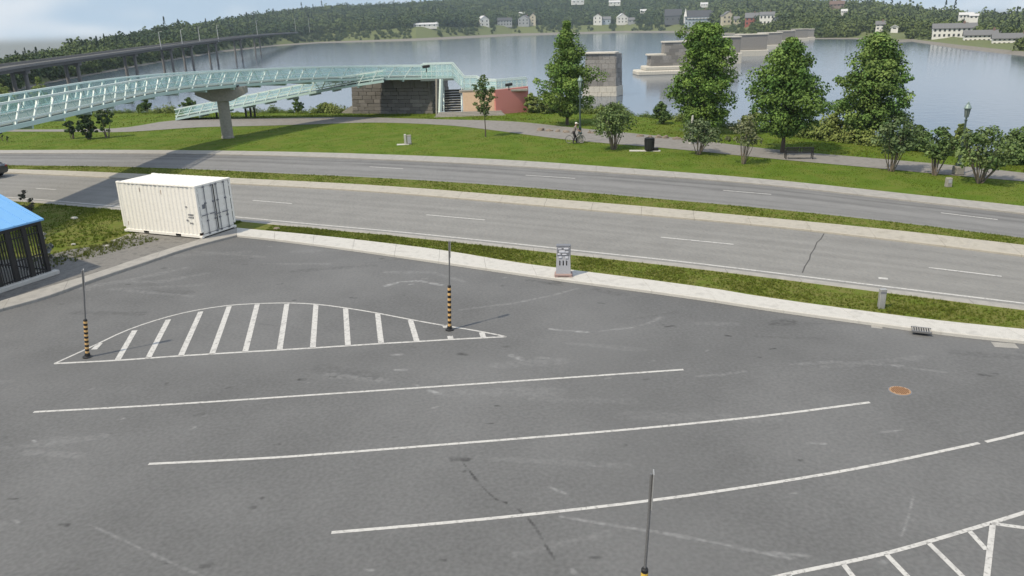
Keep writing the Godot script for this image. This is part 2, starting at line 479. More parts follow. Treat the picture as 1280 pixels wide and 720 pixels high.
func lot_material() -> StandardMaterial3D:
	var w := 1536; var h := 1024
	var a := noise(0.004, 301, 3).get_seamless_image(w, h).get_data()
	var b := noise(0.022, 302, 4).get_seamless_image(w, h).get_data()
	var g := noise(0.3, 303, 2).get_seamless_image(w, h).get_data()
	var d := PackedFloat32Array(); d.resize(w * h)
	# pale tyre arcs and scuffs
	smear(d, w, h, [Vector3(-5.21, 0, -30.74), Vector3(-4.67, 0, -31.23), Vector3(-3.88, 0, -31.26), Vector3(-2.92, 0, -30.64)], 0.14, 0.5, 1)
	smear(d, w, h, [Vector3(-1.97, 0, -27.59), Vector3(-0.02, 0, -28.14), Vector3(1.55, 0, -28.94), Vector3(2.62, 0, -29.74)], 0.1, 0.28, 2)
	smear(d, w, h, [Vector3(1.29, 0, -25.38), Vector3(1.73, 0, -25.19), Vector3(2.56, 0, -24.98)], 0.09, 0.45, 3)
	smear(d, w, h, [Vector3(2.84, 0, -25.03), Vector3(4.12, 0, -25.31), Vector3(4.8, 0, -25.72), Vector3(5.29, 0, -26.24)], 0.09, 0.26, 4)
	smear(d, w, h, [Vector3(0.89, 0, -14.41), Vector3(1.88, 0, -14.08), Vector3(3, 0, -13.73), Vector3(4.05, 0, -13.34), Vector3(4.9, 0, -12.97), Vector3(5.33, 0, -12.83)], 0.06, 0.34, 5)
	smear(d, w, h, [Vector3(-9.31, 0, -14.6), Vector3(-8.39, 0, -14.06), Vector3(-7.27, 0, -13.38), Vector3(-6.09, 0, -12.72)], 0.05, 0.3, 6)
	smear(d, w, h, [Vector3(-18.24, 0, -31.58), Vector3(-16.65, 0, -32.54), Vector3(-14.84, 0, -34.15)], 0.3, 0.2, 7)
	smear(d, w, h, [Vector3(-17.27, 0, -32.37), Vector3(-15.11, 0, -32.17), Vector3(-13.45, 0, -33.28)], 0.25, 0.2, 8)
	smear(d, w, h, [Vector3(-2.51, 0, -20.76), Vector3(-2.16, 0, -20.52)], 0.1, 0.5, 9)
	smear(d, w, h, [Vector3(-3.96, 0, -23.5), Vector3(-3.64, 0, -23.48)], 0.09, 0.5, 10)
	smear(d, w, h, [Vector3(-3.69, 0, -22.3), Vector3(-3.34, 0, -22.27)], 0.08, 0.4, 11)
	smear(d, w, h, [Vector3(-0.11, 0, -23.17), Vector3(0.24, 0, -22.82)], 0.12, 0.45, 12)
	smear(d, w, h, [Vector3(0.75, 0, -22.92), Vector3(1.06, 0, -22.89)], 0.1, 0.3, 13)
	smear(d, w, h, [Vector3(0.7, 0, -15.57), Vector3(1.04, 0, -15.29)], 0.06, 0.4, 14)
	smear(d, w, h, [Vector3(1.67, 0, -16.48), Vector3(1.83, 0, -16.4)], 0.05, 0.6, 15)
	smear(d, w, h, [Vector3(9.22, 0, -17.62), Vector3(9.78, 0, -17.71)], 0.06, 0.4, 16)
	smear(d, w, h, [Vector3(7.21, 0, -17.2), Vector3(7.62, 0, -17.14)], 0.06, 0.4, 17)
	smear(d, w, h, [Vector3(5.39, 0, -21.23), Vector3(6.12, 0, -21.29), Vector3(6.89, 0, -21.47)], 0.1, 0.22, 18)
	smear(d, w, h, [Vector3(11.34, 0, -21.63), Vector3(11.69, 0, -21.55)], 0.08, 0.45, 19)
	smear(d, w, h, [Vector3(8.64, 0, -14.79), Vector3(8.09, 0, -13.93), Vector3(7.68, 0, -13.36)], 0.03, 0.4, 20)
	smear(d, w, h, [Vector3(8.48, 0, -21.89), Vector3(9.74, 0, -21.98), Vector3(11.08, 0, -21.71), Vector3(12.66, 0, -21.03)], 0.12, 0.2, 21)
	smear(d, w, h, [Vector3(4.92, 0, -13.02), Vector3(5.66, 0, -12.89)], 0.06, 0.3, 22)
	smear(d, w, h, [Vector3(-5.55, 0, -32.66), Vector3(-3.44, 0, -32.46), Vector3(-1.99, 0, -30.98)], 0.2, 0.18, 40)
	# dark stains, drips and cracks
	smear(d, w, h, [Vector3(-1.57, 0, -16.91), Vector3(-1.23, 0, -16.86)], 0.14, -0.45, 23)
	smear(d, w, h, [Vector3(-1.32, 0, -16.71), Vector3(-1.06, 0, -16.13), Vector3(-0.86, 0, -15.71), Vector3(-0.65, 0, -15.34), Vector3(-0.49, 0, -15.11), Vector3(-0.27, 0, -14.98)], 0.035, -0.5, 24, 0.5)
	smear(d, w, h, [Vector3(-0.06, 0, -14.78), Vector3(0.14, 0, -14.48), Vector3(0.27, 0, -14.19), Vector3(0.42, 0, -13.79), Vector3(0.56, 0, -13.31), Vector3(0.67, 0, -13.01)], 0.035, -0.45, 25, 0.5)
	smear(d, w, h, [Vector3(9, 0, -25.32), Vector3(9.57, 0, -25.43)], 0.35, -0.28, 26)
	smear(d, w, h, [Vector3(1.62, 0, -31.31), Vector3(1.95, 0, -30.21), Vector3(0.67, 0, -30.96)], 0.2, -0.3, 27)
	smear(d, w, h, [Vector3(3.33, 0, -29.47), Vector3(4.35, 0, -28.8)], 0.35, -0.2, 28)
	smear(d, w, h, [Vector3(-6.52, 0, -21.78), Vector3(-6.37, 0, -21.77)], 0.12, -0.55, 29)
	smear(d, w, h, [Vector3(-1.77, 0, -23.41), Vector3(-1.56, 0, -23.33)], 0.12, -0.4, 30)
	smear(d, w, h, [Vector3(5.28, 0, -25.3), Vector3(5.57, 0, -25.35)], 0.08, -0.5, 31)
	smear(d, w, h, [Vector3(7.08, 0, -24.35), Vector3(7.22, 0, -24.27)], 0.08, -0.5, 32)
	smear(d, w, h, [Vector3(13.59, 0, -20.8), Vector3(13.86, 0, -20.67)], 0.1, -0.4, 33)
	smear(d, w, h, [Vector3(-9.95, 0, -14.63), Vector3(-9.79, 0, -14.6)], 0.09, -0.45, 34)
	smear(d, w, h, [Vector3(-6.21, 0, -17.87), Vector3(-6.1, 0, -17.86)], 0.06, -0.5, 35)
	smear(d, w, h, [Vector3(13.67, 0, -22.45), Vector3(15.56, 0, -21.88)], 0.25, -0.16, 36)
	smear(d, w, h, [Vector3(-6.09, 0, -22.58), Vector3(-4.22, 0, -21.86)], 0.35, -0.14, 37)
	var r := RandomNumberGenerator.new(); r.seed = 77
	for k in 150:
		var p := Vector3(r.randf_range(-18, 18), 0, r.randf_range(-38, -12))
		var q := p + Vector3(r.randf_range(-0.2, 0.2), 0, r.randf_range(-0.1, 0.1))
		smear(d, w, h, [p, q], r.randf_range(0.03, 0.09), r.randf_range(0.2, 0.5) * (1.0 if r.randf() < 0.35 else -1.0), 100 + k)
	for k in 40:
		var p := Vector3(r.randf_range(-18, 18), 0, r.randf_range(-38, -13))
		var ang := r.randf_range(-0.35, 0.35)
		var q := p + Vector3(cos(ang), 0, sin(ang)) * r.randf_range(1.0, 4.0)
		smear(d, w, h, [p, q], r.randf_range(0.1, 0.35), r.randf_range(0.08, 0.18) * (1.0 if r.randf() < 0.6 else -1.0), 300 + k)
	var out := PackedByteArray(); out.resize(w * h * 3)
	var lut := PackedByteArray(); lut.resize(4096)
	for k in 4096:
		lut[k] = int(clampf(gray(k / 4095.0 * 0.4).linear_to_srgb().r * 255.0, 0, 255))
	for k in w * h:
		var base := 0.122 * (1.0 + (a[k] - 127) * 0.0013 + (b[k] - 127) * 0.0006 + (g[k] - 127) * 0.0016) * (1.0 + d[k])
		var i := clampi(int(base / 0.4 * 4095.0), 0, 4095)
		out[k * 3] = lut[clampi(int(i * 0.975), 0, 4095)]
		out[k * 3 + 1] = lut[clampi(int(i * 1.0), 0, 4095)]
		out[k * 3 + 2] = lut[clampi(int(i * 1.02), 0, 4095)]
	var im := Image.create_from_data(w, h, false, Image.FORMAT_RGB8, out)
	im.generate_mipmaps()
	var m := StandardMaterial3D.new()
	m.albedo_texture = ImageTexture.create_from_image(im); m.roughness = 0.88
	m.detail_enabled = true; m.detail_blend_mode = BaseMaterial3D.BLEND_MODE_MUL; m.detail_uv_layer = BaseMaterial3D.DETAIL_UV_2
	m.uv2_triplanar = true; m.uv2_world_triplanar = true; m.uv2_scale = Vector3.ONE / 1.7
	m.detail_albedo = ntex([gray(0.86), gray(0.98), gray(1.0), gray(1.0), gray(1.06)], 0.35, 305, 512, 2)
	m.uv1_scale = Vector3.ONE
	return m

# ---------------------------------------------------------------- plants
func leaf_at(m: MB, p: Vector3, out: Vector3, s: float) -> void:
	var d := Vector3(rng.randf_range(-1, 1), rng.randf_range(-0.8, 0.5), rng.randf_range(-1, 1)).normalized()
	var nn := (out + Vector3(rng.randf_range(-1, 1), rng.randf_range(-0.3, 1.2), rng.randf_range(-1, 1)) * 0.9).normalized()
	d = (d - nn * d.dot(nn)).normalized()
	var w := nn.cross(d) * s * 0.36
	var l := d * s * 0.5
	var fold := nn * s * 0.1
	m.quad(p - l, p + w + fold, p + l, p + l, nn)
	m.quad(p - l, p + l, p - w + fold, p - w + fold, nn)

func clump(m: MB, o: Vector3, r: float, n: int, s: float) -> void:
	for k in n:
		var d := Vector3(rng.randfn(), rng.randfn() * 0.9 + 0.25, rng.randfn()).normalized()
		leaf_at(m, o + d * Vector3(r, r * 0.75, r) * rng.randf_range(0.55, 1.12), d, s * rng.randf_range(0.7, 1.3))

func prof_r(prof: Array, h: float) -> float:
	for i in prof.size() - 1:
		if h <= prof[i + 1][0]:
			return lerpf(prof[i][1], prof[i + 1][1], clampf((h - prof[i][0]) / (prof[i + 1][0] - prof[i][0]), 0, 1))
	return prof[-1][1]

func plant(called: String, label: String, category: String, at: Vector3, prof: Array, stems: int, thick: float, clumps: int, per: int, leaf: float, c1: Color, c2: Color, sd: int, group := "", bloom := Color.BLACK, hs := 1.0) -> Node3D:
	# prof: [height, radius] of the crown from its underside to its top; one stem is a trunk, several a shrub
	rng.seed = sd
	for p in prof:
		p[0] *= hs
	c1 *= 1.6; c2 *= 1.5; c1.b *= 1.35; c2.b *= 1.35
	var root := thing(called, label, category, at, 0.0, group)
	var lump := noise(0.35, sd, 2)
	var lo: float = prof[0][0]; var hi: float = prof[-1][0]
	var most := 0.0
	for p in prof:
		most = maxf(most, p[1])
	var m := MB.new()
	var spots := []
	while spots.size() < clumps:
		var h := rng.randf_range(lo, hi)
		var r := prof_r(prof, h)
		if rng.randf() > r / most + 0.12:
			continue
		var a := rng.randf() * TAU
		var q := pow(rng.randf(), 0.42) * r * (0.9 + 0.6 * lump.get_noise_3d(cos(a) * 2.6, h * 1.6, sin(a) * 2.6))
		var cr := minf(most * rng.randf_range(0.13, 0.27), maxf(r * 0.6, most * 0.12))
		q = maxf(q - cr * 0.55, 0.0)
		var p := Vector3(cos(a) * q, h, sin(a) * q)
		spots.append(p)
		m.col = c1.lerp(c2, rng.randf()) * rng.randf_range(0.7, 1.3)
		if bloom != Color.BLACK and h > lerpf(lo, hi, 0.6) and rng.randf() < 0.45:
			m.col = bloom
			clump(m, p + Vector3.UP * cr * 0.4, cr, per / 3, leaf * 0.8)
			m.col = c1.lerp(c2, rng.randf())
		clump(m, p, cr, per, leaf)
	var w := MB.new()
	if stems == 1:
		var top := lerpf(lo, hi, 0.75)
		var pts := []; var rad := []
		for k in 7:
			var f := k / 6.0
			pts.append(Vector3(rng.randf_range(-0.06, 0.06) * f, top * f - 0.05, rng.randf_range(-0.06, 0.06) * f)); rad.append(thick * (1.25 - 0.3 * minf(f * 6.0, 1.0)) * (1.0 - 0.75 * f))
		w.tube(pts, rad, 9)
		for k in mini(14, spots.size()):
			var e: Vector3 = spots[k * spots.size() / 14 % spots.size()]
			var s: float = clampf(e.y - Vector2(e.x, e.z).length() * 0.8, lo * 0.75, top)
			var b := Vector3(0, s, 0)
			w.tube([b, b.lerp(e, 0.5) + Vector3.UP * 0.1, e], [thick * 0.35 * (1.0 - 0.5 * s / hi), thick * 0.22, thick * 0.06], 5, false)
	else:
		for k in stems:
			var e: Vector3 = spots[rng.randi() % spots.size()]
			if e.y > lerpf(lo, hi, 0.75):
				e.y = lerpf(lo, hi, 0.6)
			var b := Vector3(e.x, 0, e.z).normalized() * rng.randf_range(0.02, 0.18)
			var mid := b.lerp(e, 0.55) + Vector3(rng.randf_range(-0.1, 0.1), 0.05, rng.randf_range(-0.1, 0.1))
			w.tube([b - Vector3.UP * 0.05, mid, e], [thick, thick * 0.7, thick * 0.3], 5, false)
	obj("trunk" if stems == 1 else "stems", w.mesh(), M.bark if stems == 1 else M.twig, root)
	obj("crown" if stems == 1 else "foliage", m.mesh(), M.leaf, root)
	return root

func leaf_ball(n: int, s: float, squash: float, sd: int, cone := 0.0) -> ArrayMesh:
	# a ragged crown of radius about 1 whose copies make brush and far woods
	rng.seed = sd
	var m := MB.new()
	var lump := noise(0.9, sd, 2)
	for k in n:
		var d := Vector3(rng.randfn(), rng.randfn() + 0.2, rng.randfn()).normalized()
		var r := (0.85 + 0.6 * lump.get_noise_3dv(d * 1.5)) * rng.randf_range(0.75, 1.05)
		var p := d * r * Vector3(1, squash, 1)
		if cone > 0.0:
			var h := rng.randf()
			var a := rng.randf() * TAU
			p = Vector3(cos(a) * (1.0 - h) * cone, h * squash * 2.0 - squash * 0.4, sin(a) * (1.0 - h) * cone)
		var g := rng.randf_range(0.8, 1.2)
		m.col = Color(g, g, g)
		leaf_at(m, p, d, s * rng.randf_range(0.7, 1.3))
	return m.mesh()

func scatter(called: String, label: String, mesh: Mesh, m: Material, places: Array, colours: Array) -> MultiMeshInstance3D:
	var mm := MultiMesh.new()
	mm.transform_format = MultiMesh.TRANSFORM_3D; mm.use_colors = true; mm.mesh = mesh; mm.instance_count = places.size()
	for i in places.size():
		mm.set_instance_transform(i, places[i]); mm.set_instance_color(i, colours[i])
	var o := MultiMeshInstance3D.new()
	o.multimesh = mm; o.material_override = m
	put(o, called)
	tag(o, label, "grass" if called.contains("grass") else "vegetation", "", "stuff")
	return o

func tuft() -> ArrayMesh:
	rng.seed = 5
	var m := MB.new()
	for k in 7:
		var a := rng.randf() * TAU
		var b := Vector3(cos(a), 0, sin(a)) * rng.randf_range(0.1, 0.6)
		var w := Vector3(-sin(a), 0, cos(a)) * 0.13
		var t := b * rng.randf_range(1.2, 2.4) + Vector3.UP * rng.randf_range(0.6, 1.2)
		var g := rng.randf_range(0.8, 1.2)
		m.col = Color(g, g, g)
		m.quad(b - w, t, b + w, b + w, Vector3(cos(a), 0.4, sin(a)))
	return m.mesh()

func grass_on(called: String, label: String, a: Array, b: Array, count: int, hmin: float, hmax: float, c1: Color, c2: Color, sd: int, v0 := 0.0, v1 := 1.0, x0 := -1000.0, x1 := 1000.0) -> void:
	var p := resample(a, 240); var q := resample(b, 240)
	rng.seed = sd
	var f := noise(0.25, sd, 3)
	var pl := []; var co := []
	for k in count:
		var u := rng.randf() * 238.999
		var i := int(u)
		var v := rng.randf_range(v0, v1)
		var o: Vector3 = p[i].lerp(p[i + 1], u - i).lerp(q[i].lerp(q[i + 1], u - i), v)
		var n := f.get_noise_2d(o.x, o.z)
		if n < -0.55 or o.x < x0 or o.x > x1:
			continue
		var s := rng.randf_range(hmin, hmax) * (1.0 + 0.8 * n)
		pl.append(Transform3D(Basis(Vector3.UP, rng.randf() * TAU).scaled(Vector3(s * 0.9, s, s * 0.9)), o))
		co.append(c1.lerp(c2, clampf(rng.randf() * 0.7 + 0.3 * n + 0.15, 0, 1)) * rng.randf_range(0.85, 1.15))
	scatter(called, label, tuft_mesh, M.grass, pl, co)

var tuft_mesh: ArrayMesh

# ---------------------------------------------------------------- things
func delineator(label: String, at: Vector3, plate_turn: float, sleeve_h: float, total: float, plate_h: float, lean := 0.0, band: Material = null) -> void:
	# thin sign post in a black and yellow banded sleeve, its sign seen edge-on
	plate_turn += atan2(-at.z, at.x)   # the sign stands nearly edge-on to the lot's far side
	var t := thing("sign_post", label, "sign post", at, 0.0, "banded sign posts on the parking lot")
	t.rotation.z = lean
	var b := MB.new()
	b.lathe(Vector3.ZERO, [[0.0, 0.0], [0.15, 0.0], [0.15, 0.03], [0.09, 0.06], [0.075, 0.16], [0.0, 0.16]], 14)
	obj("base", b.mesh(), M.black, t)
	var n := 16
	for k in n:
		var h0 := 0.16 + (sleeve_h - 0.16) * k / n; var h1 := 0.16 + (sleeve_h - 0.16) * (k + 1) / n
		var m := MB.new()
		var r := 0.06
		m.lathe(Vector3.ZERO, [[r, h0], [r, h1 - 0.004]] if k < n - 1 else [[r, h0], [r, h1 - 0.03], [0.04, h1], [0.0, h1]], 12)
		obj("band", m.mesh(), M.black if k % 2 == 1 else band, t)
	var q := MB.new()
	q.tube([Vector3(0, sleeve_h - 0.05, 0), Vector3(0.008, (sleeve_h + total) / 2, 0), Vector3(0, total, 0)], [0.026, 0.026, 0.026], 8)
	obj("post", q.mesh(), M.post_grey, t)
	var s := boxp("sign_plate", Vector3.ZERO, Vector3(0.16, plate_h, 0.02), M.sign_grey, t, 0.003)
	s.transform = Transform3D(Basis(Vector3.UP, plate_turn), Vector3(0, total - plate_h / 2.0 + 0.04, 0) + Basis(Vector3.UP, plate_turn) * Vector3(0, 0, 0.036))
	for h in [total - 0.1, total - plate_h + 0.12]:
		var bolt := boxp("bolt", Vector3.ZERO, Vector3(0.03, 0.03, 0.06), M.post_grey, t)
		bolt.transform = Transform3D(Basis(Vector3.UP, plate_turn), Vector3(0, h, 0) + Basis(Vector3.UP, plate_turn) * Vector3(0, 0, 0.02))

func street_lamp(label: String, at: Vector3, h: float, glass_tint: Material, base_h: float) -> void:
	var t := thing("street_lamp", label, "street lamp", at, 0.0, "lantern street lamps along the path")
	var k := MB.new()
	k.box(Vector3(0, base_h / 2, 0), Vector3(0.56, base_h, 0.56), Basis.IDENTITY, 0.05)
	obj("concrete_base", k.mesh(), M.concrete, t)
	k = MB.new()
	k.lathe(Vector3.ZERO, [[0.0, base_h], [0.2, base_h], [0.2, base_h + 0.12], [0.13, base_h + 0.22], [0.12, base_h + 0.6], [0.085, base_h + 0.75], [0.06, h - 1.2], [0.09, h - 1.15], [0.09, h - 1.1], [0.05, h - 1.06], [0.05, h - 0.96], [0.0, h - 0.96]], 12)
	obj("pole", k.mesh(), M.lamp_pole, t)
	k = MB.new()
	k.lathe(Vector3.ZERO, [[0.08, h - 0.98], [0.1, h - 0.92], [0.175, h - 0.4], [0.0, h - 0.4]], 6)
	obj("lantern_glass", k.mesh(), glass_tint, t)
	for s in 6:
		var a := TAU * s / 6
		bar("lantern_rib", Vector3(cos(a) * 0.115, h - 0.93, sin(a) * 0.115), Vector3(cos(a) * 0.185, h - 0.42, sin(a) * 0.185), 0.03, 0.03, M.lamp_pole, t)
	k = MB.new()
	k.lathe(Vector3.ZERO, [[0.0, h - 0.41], [0.225, h - 0.41], [0.23, h - 0.37], [0.16, h - 0.22], [0.1, h - 0.14], [0.1, h - 0.08], [0.03, h - 0.06], [0.045, h - 0.02], [0.0, h + 0.06]], 12)
	obj("lantern_roof", k.mesh(), M.lamp_roof, t)

func house(label: String, category: String, at: Vector3, s: float, w_px: float, h_px: float, roof_px: float, wall: Material, roof: Material, wins: int, floors: int, turn := 0.0, gable_front := false, group := "", depth := 0.7) -> Node3D:
	# s: metres per pixel where the house stands
	var yaw := atan2(-at.x, -at.z) + turn
	var t := thing("house", label, category, at, yaw, group)
	var w := w_px * s; var rh := roof_px * s; var h := h_px * s - rh; var d := w * depth
	if gable_front:
		d = w * 1.2
	boxp("wall", Vector3(0, h / 2 - 1.5, 0), Vector3(w, h + 3.0, d), wall, t)
	var e := 0.5
	var k := MB.new()
	if gable_front:
		for sx in [-1.0, 1.0]:
			var a := Vector3(sx * (w / 2 + e), h - 0.3, d / 2 + e); var b := Vector3(0, h + rh, d / 2 + e)
			var off := Vector3(0, 0, -d - 2 * e)
			k.quad(a, b, b + off, a + off, Vector3(sx, 1, 0))
			var dn := Vector3(0, -0.35, 0)
			k.quad(a, b, b + dn, a + dn, Vector3(0, 0, 1)); k.quad(a, a + off, a + off + dn, a + dn, Vector3(sx, 0, 0))
		var g := MB.new()
		for sz in [1.0, -1.0]:
			g.quad(Vector3(-w / 2, h, sz * d / 2), Vector3(w / 2, h, sz * d / 2), Vector3(0, h + rh * 0.95, sz * d / 2), Vector3(0, h + rh * 0.95, sz * d / 2), Vector3(0, 0, sz))
		obj("gable", g.mesh(), wall, t)
	else:
		for sz in [-1.0, 1.0]:
			var a := Vector3(-w / 2 - e, h - 0.3, sz * (d / 2 + e)); var b := Vector3(-w / 2 - e, h + rh, 0)
			var off := Vector3(w + 2 * e, 0, 0)
			k.quad(a, b, b + off, a + off, Vector3(0, 1, sz))
			var dn := Vector3(0, -0.35, 0)
			k.quad(a, a + off, a + off + dn, a + dn, Vector3(0, 0, sz))
		var g := MB.new()
		for sx in [1.0, -1.0]:
			g.quad(Vector3(sx * w / 2, h, -d / 2), Vector3(sx * w / 2, h, d / 2), Vector3(sx * w / 2, h + rh * 0.95, 0), Vector3(sx * w / 2, h + rh * 0.95, 0), Vector3(sx, 0, 0))
		obj("gable", g.mesh(), wall, t)
	obj("roof", k.mesh(), roof, t)
	for f in floors:
		for i in wins:
			var x := w * ((i + 0.5) / wins - 0.5)
			var y := h * (f + 0.5) / floors
			var wh := minf(h / floors * 0.5, 2.2); var ww := minf(w / wins * 0.45, 1.8)
			bar("window", Vector3(x, y, d / 2 - 0.1), Vector3(x, y, d / 2 + 0.06), ww, wh, M.window, t)
	if floors > 1 and rh > 0.5:
		boxp("chimney", Vector3(w * 0.22, h + rh * 0.8, 0), Vector3(0.9, rh * 0.9 + 1.0, 0.9), M.chimney, t)
	return t

func truss_bridge(root: Node3D, near: Array, width: float, height: float, panel: float, member: float) -> void:
	# deck and two side trusses of inclined posts and thin diagonals along the near bottom edge; mesh panels between
	var n := int(length(near) / panel) + 1
	var p := resample(near, n + 1)
	var q := []
	for i in n + 1:
		var d: Vector3 = p[mini(i + 1, n)] - p[maxi(i - 1, 0)]
		q.append(p[i] + Vector3(d.z, 0, -d.x).normalized() * width)
	var dk := MB.new()
	for i in n:
		var u := Vector3.UP
		dk.quad(p[i] + u * 0.3, p[i + 1] + u * 0.3, q[i + 1] + u * 0.3, q[i] + u * 0.3, u)
		dk.quad(p[i], p[i + 1], q[i + 1], q[i], -u)
		dk.quad(p[i], p[i + 1], p[i + 1] + u * 0.3, p[i] + u * 0.3, p[i] - q[i])
		dk.quad(q[i], q[i + 1], q[i + 1] + u * 0.3, q[i] + u * 0.3, q[i] - p[i])
	obj("deck", dk.mesh(), M.deck, root)
	for side in 2:
		var l: Array = p if side == 0 else q
		var away: Vector3 = (p[0] - q[0]).normalized() * (0.06 if side == 0 else -0.06)
		for i in n:
			var a: Vector3 = l[i] + away; var b: Vector3 = l[i + 1] + away
			var u := Vector3.UP * height
			bar("bottom_chord", a + Vector3.UP * 0.1, b + Vector3.UP * 0.1, member * 1.5, 0.26, M.teal, root)
			bar("top_chord", a + u, b + u, member * 1.6, member * 1.4, M.teal_pale, root)
			bar("rail", a + u * 0.62, b + u * 0.62, member * 0.5, member * 0.6, M.teal_pale, root)
			bar("truss_post", a + Vector3.UP * 0.1, a.lerp(b, 0.55) + u, member * 0.95, member * 1.1, M.teal_pale, root)
			bar("kick_rail", a + Vector3.UP * 0.46, b + Vector3.UP * 0.46, member * 0.5, 0.1, M.teal_pale, root)
			bar("truss_diagonal", a.lerp(b, 0.55) + u, b + Vector3.UP * 0.1, member * 0.45, member * 0.5, M.teal, root)
			var k := MB.new()
			var ins: Vector3 = (q[i] - p[i]).normalized() * (0.12 if side == 0 else -0.12)
			k.quad(l[i] + ins + Vector3.UP * 0.35, l[i + 1] + ins + Vector3.UP * 0.35, l[i + 1] + ins + u * 0.97, l[i] + ins + u * 0.97)
			obj("mesh_panel", k.mesh(), M.mesh_panel, root)
	for i in range(0, n, 2):
		bar("floor_beam", p[i] + Vector3.DOWN * 0.12, q[i] + Vector3.DOWN * 0.12, 0.2, 0.24, M.teal, root)

func stone_wall(root: Node, o: Vector3, along: Vector3, w: float, h: float, courses: int, per: int, mats: Array, depth := 0.5, batter := 0.0) -> void:
	# courses of separate stones on a face that starts at o and runs along; they stick out of a core behind
	var inward := Vector3.UP.cross(along).normalized()   # away from the viewer when along runs to the right
	var y := 0.0
	for c in courses:
		var inset := batter * c / courses
		var ch := h / courses * rng.randf_range(0.8, 1.2)
		if c == courses - 1 or y + ch > h - 0.15:
			ch = h - y
		if ch < 0.1:
			break
		var x := inset
		var end := w - inset
		var cuts := [x]
		var step := (end - x) / per
		var g := x + step * (0.5 if c % 2 == 1 else 1.0)
		while g < end - step * 0.3:
			cuts.append(g + rng.randf_range(-0.3, 0.3) * step); g += step
		cuts.append(end)
		for i in cuts.size() - 1:
			var bw: float = cuts[i + 1] - cuts[i]
			var outp := rng.randf_range(0.0, 0.07)
			var k := boxp("stone_block", Vector3.ZERO, Vector3(bw - 0.022, ch - 0.022, depth), mats[rng.randi() % mats.size()], root, 0.03)
			k.transform = Transform3D(Basis(along, Vector3.UP, -inward), o + along * (cuts[i] + bw / 2) + Vector3.UP * (y + ch / 2.0) + inward * (depth / 2 - outp + inset * 0.6))
		y += ch

# ---------------------------------------------------------------- the person (one skin meshed round a skeleton)
func skin(bones: Array, cell: float, blend: float) -> MB:
	# bones: [from, to, radius from, radius to, colour]; surface nets round their smooth union
	var lo: Vector3 = bones[0][0]; var hi: Vector3 = lo
	for b in bones:
		var r := Vector3.ONE * (maxf(b[2], b[3]) + cell * 3)
		lo = lo.min(b[0] - r).min(b[1] - r); hi = hi.max(b[0] + r).max(b[1] + r)
	var nx := int((hi.x - lo.x) / cell) + 2; var ny := int((hi.y - lo.y) / cell) + 2; var nz := int((hi.z - lo.z) / cell) + 2
	var f := PackedFloat32Array(); f.resize(nx * ny * nz); f.fill(1.0)
	var who := PackedInt32Array(); who.resize(nx * ny * nz)
	var best := PackedFloat32Array(); best.resize(nx * ny * nz); best.fill(1.0)
	for bi in bones.size():
		var b: Array = bones[bi]
		var a: Vector3 = b[0]; var d: Vector3 = b[1] - a
		var r := Vector3.ONE * (maxf(b[2], b[3]) + cell * 2 + blend)
		var g0: Vector3 = ((a.min(b[1]) - r - lo) / cell).floor(); var g1: Vector3 = ((a.max(b[1]) + r - lo) / cell).ceil()
		for x in range(maxi(int(g0.x), 0), mini(int(g1.x) + 1, nx)):
			for y in range(maxi(int(g0.y), 0), mini(int(g1.y) + 1, ny)):
				for z in range(maxi(int(g0.z), 0), mini(int(g1.z) + 1, nz)):
					var p := lo + Vector3(x, y, z) * cell
					var t := clampf((p - a).dot(d) / maxf(d.length_squared(), 1e-9), 0, 1)
					var s := p.distance_to(a + d * t) - lerpf(b[2], b[3], t)
					var i := (x * ny + y) * nz + z
					var h := clampf(0.5 + 0.5 * (f[i] - s) / blend, 0, 1)
					f[i] = lerpf(f[i], s, h) - blend * h * (1 - h)
					if s < best[i]:
						best[i] = s; who[i] = bi
	var vert := {}
	for x in nx - 1:
		for y in ny - 1:
			for z in nz - 1:
				var sum := Vector3.ZERO; var cnt := 0
				for e in 12:
					var ax := e / 4
					var o := [0, 0, 0]
					o[(ax + 1) % 3] = e % 2; o[(ax + 2) % 3] = (e / 2) % 2
					var i0: int = ((x + o[0]) * ny + y + o[1]) * nz + z + o[2]
					var o2: Array = o.duplicate(); o2[ax] += 1
					var i1: int = ((x + o2[0]) * ny + y + o2[1]) * nz + z + o2[2]
					if (f[i0] < 0.0) != (f[i1] < 0.0):
						sum += Vector3(o[0], o[1], o[2]).lerp(Vector3(o2[0], o2[1], o2[2]), f[i0] / (f[i0] - f[i1])); cnt += 1
				if cnt > 0:
					vert[(x * ny + y) * nz + z] = lo + (Vector3(x, y, z) + sum / cnt) * cell
	var m := MB.new()
	for x in range(1, nx - 1):
		for y in range(1, ny - 1):
			for z in range(1, nz - 1):
				var i := (x * ny + y) * nz + z
				var steps := [ny * nz, nz, 1]
				for ax in 3:
					var j: int = i + steps[ax]
					if (f[i] < 0.0) != (f[j] < 0.0):
						var s1: int = steps[(ax + 1) % 3]; var s2: int = steps[(ax + 2) % 3]
						var k := [i, i - s1, i - s1 - s2, i - s2]
						if k.all(func(c): return vert.has(c)):
							var dir := Vector3.ZERO; dir[ax] = 1.0 if f[i] < 0.0 else -1.0
							m.col = bones[who[i if f[i] < 0.0 else j]][4]
							m.quad(vert[k[0]], vert[k[1]], vert[k[2]], vert[k[3]], dir)
	return m

